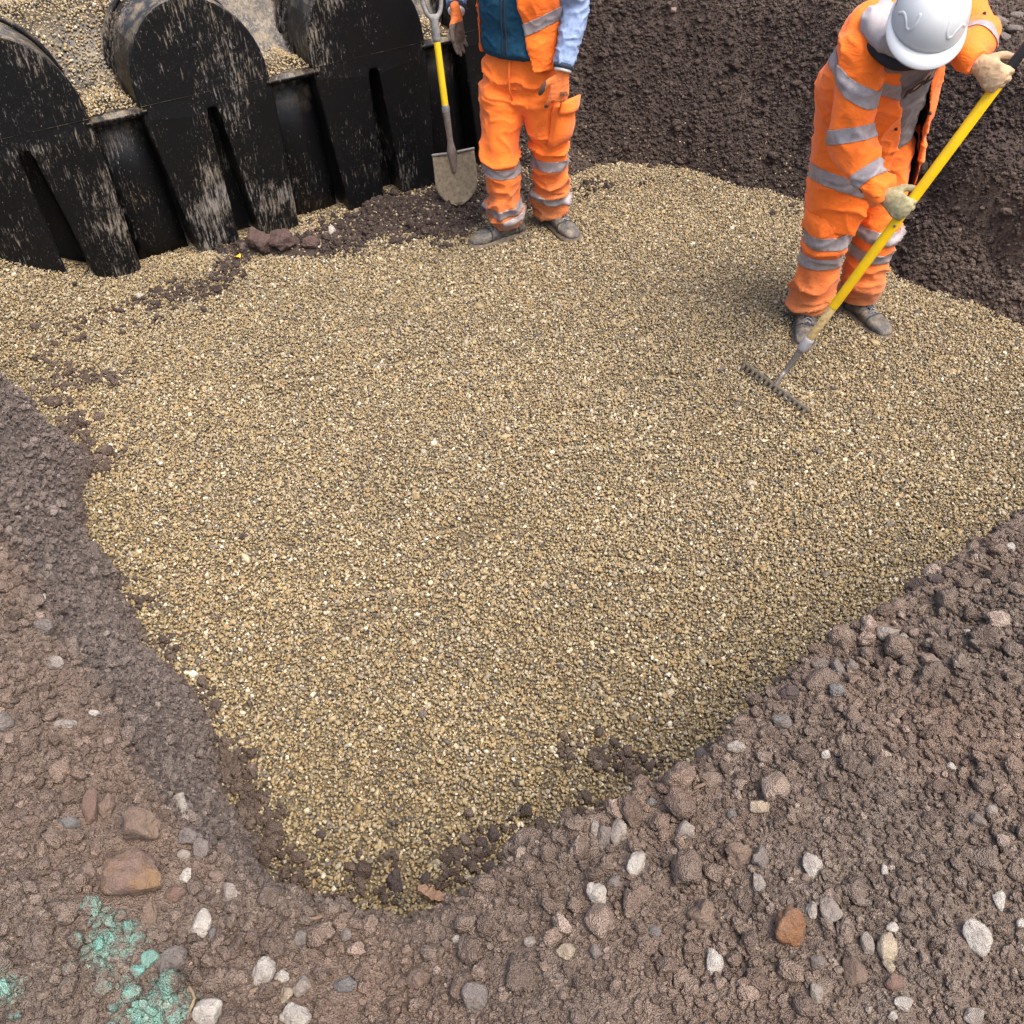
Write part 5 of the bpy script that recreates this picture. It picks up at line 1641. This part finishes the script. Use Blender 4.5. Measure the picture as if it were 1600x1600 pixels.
# parka: open front, black lining, sleeves welded on
X0 = Vector((1, .05, 0)); X1 = Vector((.95, .18, .16))
def fdir(deg): return Vector((-.04, -math.cos(math.radians(deg)), -math.sin(math.radians(deg))))
jr = [((1.575, 4.03, .535), X0, fdir(0), .232, .190), ((1.572, 4.04, .66), X0, fdir(0), .240, .192), ((1.56, 4.045, .80), X0, fdir(2), .246, .190), ((1.535, 4.03, .95), X0, fdir(8), .246, .185),
      ((1.50, 3.97, 1.10), X0, fdir(20), .254, .178), ((1.465, 3.89, 1.24), X1, fdir(32), .256, .165), ((1.455, 3.83, 1.35), X1, fdir(38), .236, .150),
      ((1.455, 3.79, 1.425), X1, fdir(40), .175, .118), ((1.455, 3.755, 1.465), X1, fdir(42), .105, .092)]
je = [(-10, 84), (-2, 78), (10, 70), (20, 62), (22, 58), (14, 52), (8, 50), (5, 48), (0, 45)]
R_, G_ = refine(jr, je, 5)
shell = wrap(R_, G_, 0.014, 64)
parts = [shell, limb([shRB + Vector((.0, .04, .0)), NECK + Vector((-.10, .10, .0)), NECK + Vector((.02, .125, .02)), shLB + Vector((-.06, .06, .0)), shLB], [.088, .075, .068, .075, .085], seg=18, sub=5, ref=(0, 0, 1))]
def parka_arm(sh, el, g, back, ref, k):
    fwd, n, w = grip_frame(g, el, back)
    end, pre = w - fwd * .010, w - fwd * .062
    return limb([sh, sh.lerp(el, .45), el, el.lerp(pre, .5), pre, end], [(.090 * k, .098 * k), (.085 * k, .092 * k), (.080 * k, .084 * k), (.070 * k, .073 * k), (.058 * k, .059 * k), (.050 * k, .051 * k)],
                seg=22, sub=6, ref=ref, round_ends='start')
parts.append(parka_arm(shRB, elRB, grL, BACKL, (0.3, -1, 0), 1.0))
parts.append(parka_arm(shLB, elLB, grU, BACKU, (0.3, -.4, 1), .95))
V, F = voxel(*merge(parts), 0.0068, 5)
def wB(V):
    e = np.min(np.stack([np.linalg.norm(V - np.array(q[:]), axis=1) for q in (elRB, elLB, elRB.lerp(wrRB, .6))], 1), 1)
    return 0.55 + 1.0 * np.exp(-(e / .12) ** 2)
V = folds(V, F, 0.021, (5.5, 5.5, 9), 61, wB)
parka = mesh_ob("parka", V, F, M_ORANGE, pB)
VP, FP = V, F
lin_rows = [(c, x, f, a - .017, b - .017) for c, x, f, a, b in R_]
V2, F2 = wrap(lin_rows, [(a - 7, b + 7) for a, b in G_], 0.004, 64)
mesh_ob("lining", V2, F2, M_LINING, parka)
def dseg(c, a, b):
    a, b, c = np.array(a), np.array(b), np.array(c)
    t = np.clip((c - a) @ (b - a) / ((b - a) @ (b - a)), 0, 1)
    return np.linalg.norm(c - a - t * (b - a)), t
def on_sleeve(c, which):
    s_, e_, w_ = ((shRB, elRB, wrRB) if which == 'R' else (shLB, elLB, wrLB))
    d = min(dseg(c, s_, e_)[0], dseg(c, e_, w_)[0])
    return d < 0.118
def torso(c):
    return not on_sleeve(c, 'R') and not on_sleeve(c, 'L')
def outer(c, lim=0.965):
    # outside skin of the coat only
    c = Vector(c)
    best = min(R_, key=lambda r: (Vector(r[0]) - c).length)
    d = c - Vector(best[0]); x, f = Vector(best[1]).normalized(), Vector(best[2]).normalized()
    return math.hypot(d.dot(x) / best[3], d.dot(f) / best[4]) > lim
band(V, F, Vector((1.50, 3.93, .735)), (.26, .22, 1), .062, lambda c: torso(c) and outer(c) and c[2] < .95, parka)
p1, p2 = aty(1292, 82, 3.82), aty(1392, 138, 3.74)
band(V, F, (p1 + p2) / 2, (p2 - p1).cross(Vector((0, 1, .25))) * -1, .058, lambda c: c[0] < 1.66 and c[2] > 1.1 and c[1] < 4.0 and outer(c, .90), parka)
axu = (elRB - shRB).normalized(); axf = (wrRB - elRB).normalized()
band(V, F, shRB + axu * .29, axu + Vector((.15, -.1, 0)), .055, lambda c: on_sleeve(c, 'R') and dseg(c, elRB, wrRB)[1] < .35, parka)
band(V, F, elRB + axf * .175, axf, .055, lambda c: on_sleeve(c, 'R') and dseg(c, elRB, wrRB)[1] > .2, parka)
axl = (wrLB - elLB).normalized()
band(V, F, elLB + axl * .12, axl, .05, lambda c: on_sleeve(c, 'L') and dseg(c, elLB, wrLB)[1] > .1, parka)
# dark press studs along the front edge
for u, v, yy in ((1500, 117, 3.70), (1471, 197, 3.80), (1539, 10, 3.66), (1340, 365, 3.87), (1408, 216, 3.77)):
    q = aty(u, v, yy)
    k = np.argmin(np.linalg.norm(V - np.array(q[:]), axis=1)); nv = vnormals(V, F)[k]
    q = Vector(V[k]); nv = Vector(nv)
    mesh_ob("press_stud", *limb([q - nv * .002, q + nv * .004], [.0075, .006], seg=10, straight=True), M_LETTER, parka)
# dark collar between hat and coat
P_ = [NECK + Vector((.11, -.04, -.02)), NECK + Vector((.05, -.13, -.06)), NECK + Vector((-.06, -.13, -.07)), NECK + Vector((-.13, -.05, -.04))]
mesh_ob("dark_collar", *limb(P_, [.016, .018, .026, .026], seg=14, sub=5, ref=(0, 0, 1)), M_LINING, parka)

# letters printed across the chest of the hooded top
cu = bpy.data.curves.new("lettering", 'FONT')
cu.body = "IOL"; cu.size = 0.085; cu.extrude = 0.0015; cu.align_x = 'CENTER'; cu.align_y = 'CENTER'; cu.offset = 0.003
cu.materials.append(M_LETTER)
lt = bpy.data.objects.new("lettering", cu); link(lt, hood_top)
q = aty(1444, 146, 3.72)
k = np.argmin(np.linalg.norm(VH - np.array(q[:]), axis=1)); nn_ = Vector(vnormals(VH, FH)[k])
xd = Vector((1, 0, .20)); xd = (xd - nn_ * xd.dot(nn_)).normalized(); yd = nn_.cross(xd)
lt.matrix_parent_inverse = parent_world(hood_top).inverted()
lt.matrix_basis = Matrix.Translation(Vector(VH[k]) + nn_ * .016) @ Matrix((xd, yd, nn_)).transposed().to_4x4()

# gloved hands closed round the shaft
def grip_hand(g, elbow, mat, thumb_up, back):
    fwd, n, wrist = grip_frame(g, elbow, back)         # fingers cross over the shaft
    ts = 1 if n.cross(fwd).dot(rax) * thumb_up > 0 else -1
    glove("glove", wrist, fwd, n, ts, (mat,), pB, [(62, 72, 50)] * 4, spread=.05, size=1.08, thumb_dir=(fwd * .85 + rax * thumb_up * .35 - n * .65))
grip_hand(grL, elRB, M_GLOVE_G, 1, BACKL)
grip_hand(grU, elLB, M_GLOVE_T, 1, BACKU)

# ------------------------------------------------------------------ stones, twigs and scraps lying on the soil
for i, (u, v, w, h, mk, lb) in enumerate(S_):
    clodlike = mk in ("dark", "purple") or "clod" in lb
    make_stone("clod" if clodlike else "stone", u, v, w, h, STONE[mk], lb, 300 + i, cat="clod" if clodlike else "stone",
               rough=0.34 if clodlike else 0.24 if w > 46 else 0.16, facets=6 if clodlike else 12, group="loose stones and clods lying on the soil", sink=0.24)

def stick(u0, v0, u1, v1, r, name, mat, label, cat, bend=0.01, lift=0.008):
    a, da = hit(u0, v0); b, db = hit(u1, v1)
    z = max(a.z, b.z) + lift
    a.z = a.z + lift; b.z = b.z + lift
    m = (a + b) / 2 + Vector((bend, 0, bend * .5))
    V, F = limb([a, m, b], [r, r * 1.1, r * .7], seg=8, sub=5)
    o = mesh_ob(name, folds(V, F, r * .5, (60, 60, 60), 3), F, mat)
    base_origin(o)
    return tag(o, label, cat)
stick(394, 1552, 438, 1538, .0045, "twig", M_TWIG, "brown twig beside the cream egg shaped stone", "twig")
stick(1508, 880, 1562, 910, .004, "twig", M_TWIG, "reddish twig lying on the upper right bank", "twig")
stick(1085, 1235, 1100, 1225, .003, "twig", M_TWIG, "short pale twig on the near right bank", "twig")
stick(296, 1585, 298, 1545, .003, "grass_stalk", simple("dry_stalk", (.20, .15, .09), .9), "dry grass stalk beside the smooth white stone", "stalk")
stick(486, 1440, 504, 1434, .003, "twig", M_TWIG, "thin twig at the pit's near tip", "twig")

# split scrap of wood at the tip of the pit
p, dep = hit(676, 1402)
V, F = [], []
r = np.random.default_rng(4)
for j in range(2):
    for i in range(9):
        x_ = (i / 8 - .5) * 44 * dep / FPX
        for k in range(3):
            V.append(p + Vector((x_, (k - 1) * .014 * (1.0 - .3 * abs(i / 4 - 1)) + .003 * r.normal() - x_ * .35, .018 + .010 * j + .004 * (k == 1) + .003 * r.normal() - x_ * .1)))
for i in range(8):
    for k in range(2):
        a = i * 3 + k
        F.append([a, a + 3, a + 4, a + 1]); F.append([27 + a, 27 + a + 1, 27 + a + 4, 27 + a + 3])
    for k in (0, 2):
        a = i * 3 + k; F.append([a, 27 + a, 27 + a + 3, a + 3])
F.append([0, 1, 28, 27]); F.append([1, 2, 29, 28]); F.append([24, 51, 52, 25]); F.append([25, 52, 53, 26])
o = mesh_ob("wood_scrap", V, F, M_CHIP, None, False); base_origin(o)
tag(o, "split pinkish scrap of wood at the near tip of the gravel", "wood")
# yellow leaf by the purple clods
p, dep = hit(373, 408)
V, F = [], []
for i in range(7):
    t = i / 6
    w = .018 * math.sin(math.pi * min(1, t * 1.02 + .02)) ** .7
    for k in (-1, 0, 1):
        V.append(p + Vector((-.015 + .03 * t + .012 * k * w / .018, .005 + k * w * .8 - .01 * t, .014 + .010 * abs(k) + .012 * math.sin(t * 3))))
for i in range(6):
    for k in range(2):
        a = i * 3 + k; F.append([a, a + 1, a + 4, a + 3])
o = mesh_ob("leaf", V, F, M_LEAF); base_origin(o)
o.modifiers.new("thick", 'SOLIDIFY').thickness = .0012
tag(o, "curled yellow leaf on the gravel beside the big purple clods", "leaf")
# a few weeds on the bank's upper edge
for i, (u, v, lb) in enumerate(((1322, 3, "low green weed on the top edge of the back bank"), (1545, 62, "small green weed on the ground beyond the right hand worker"))):
    p, dep = hit(u, v)
    w_ = thing("weed", p, lb, "weed")
    r = np.random.default_rng(90 + i)
    for k in range(9):
        a = r.uniform(0, 6.28); L = r.uniform(.03, .06)
        d = Vector((math.cos(a), math.sin(a), 0)); s_ = Vector((-d.y, d.x, 0))
        V = [p - s_ * .002, p + s_ * .002, p + d * L * .5 + s_ * .007 + Vector((0, 0, .025)), p + d * L * .5 - s_ * .007 + Vector((0, 0, .025)), p + d * L + Vector((0, 0, .018))]
        lf = mesh_ob("leaf", V, [[0, 1, 2, 3], [3, 2, 4]], M_GREEN, w_)
        lf.modifiers.new("thick", 'SOLIDIFY').thickness = .001
# grey rubble on the ground beyond the right-hand bank
for i, (u, v, w, h, lb) in enumerate(((1560, 36, 26, 16, "flat grey rubble stone on the far ground, upper one"), (1585, 48, 28, 16, "grey rubble stone on the far ground at the right edge"),
                                  (1568, 60, 20, 12, "small grey rubble stone on the far ground"), (1588, 28, 22, 12, "narrow rubble stone on the far ground near the corner"))):
    make_stone("stone", u, v, w, h, STONE["grey"], lb, 700 + i, facets=14, sink=.3, group="rubble on the far ground")
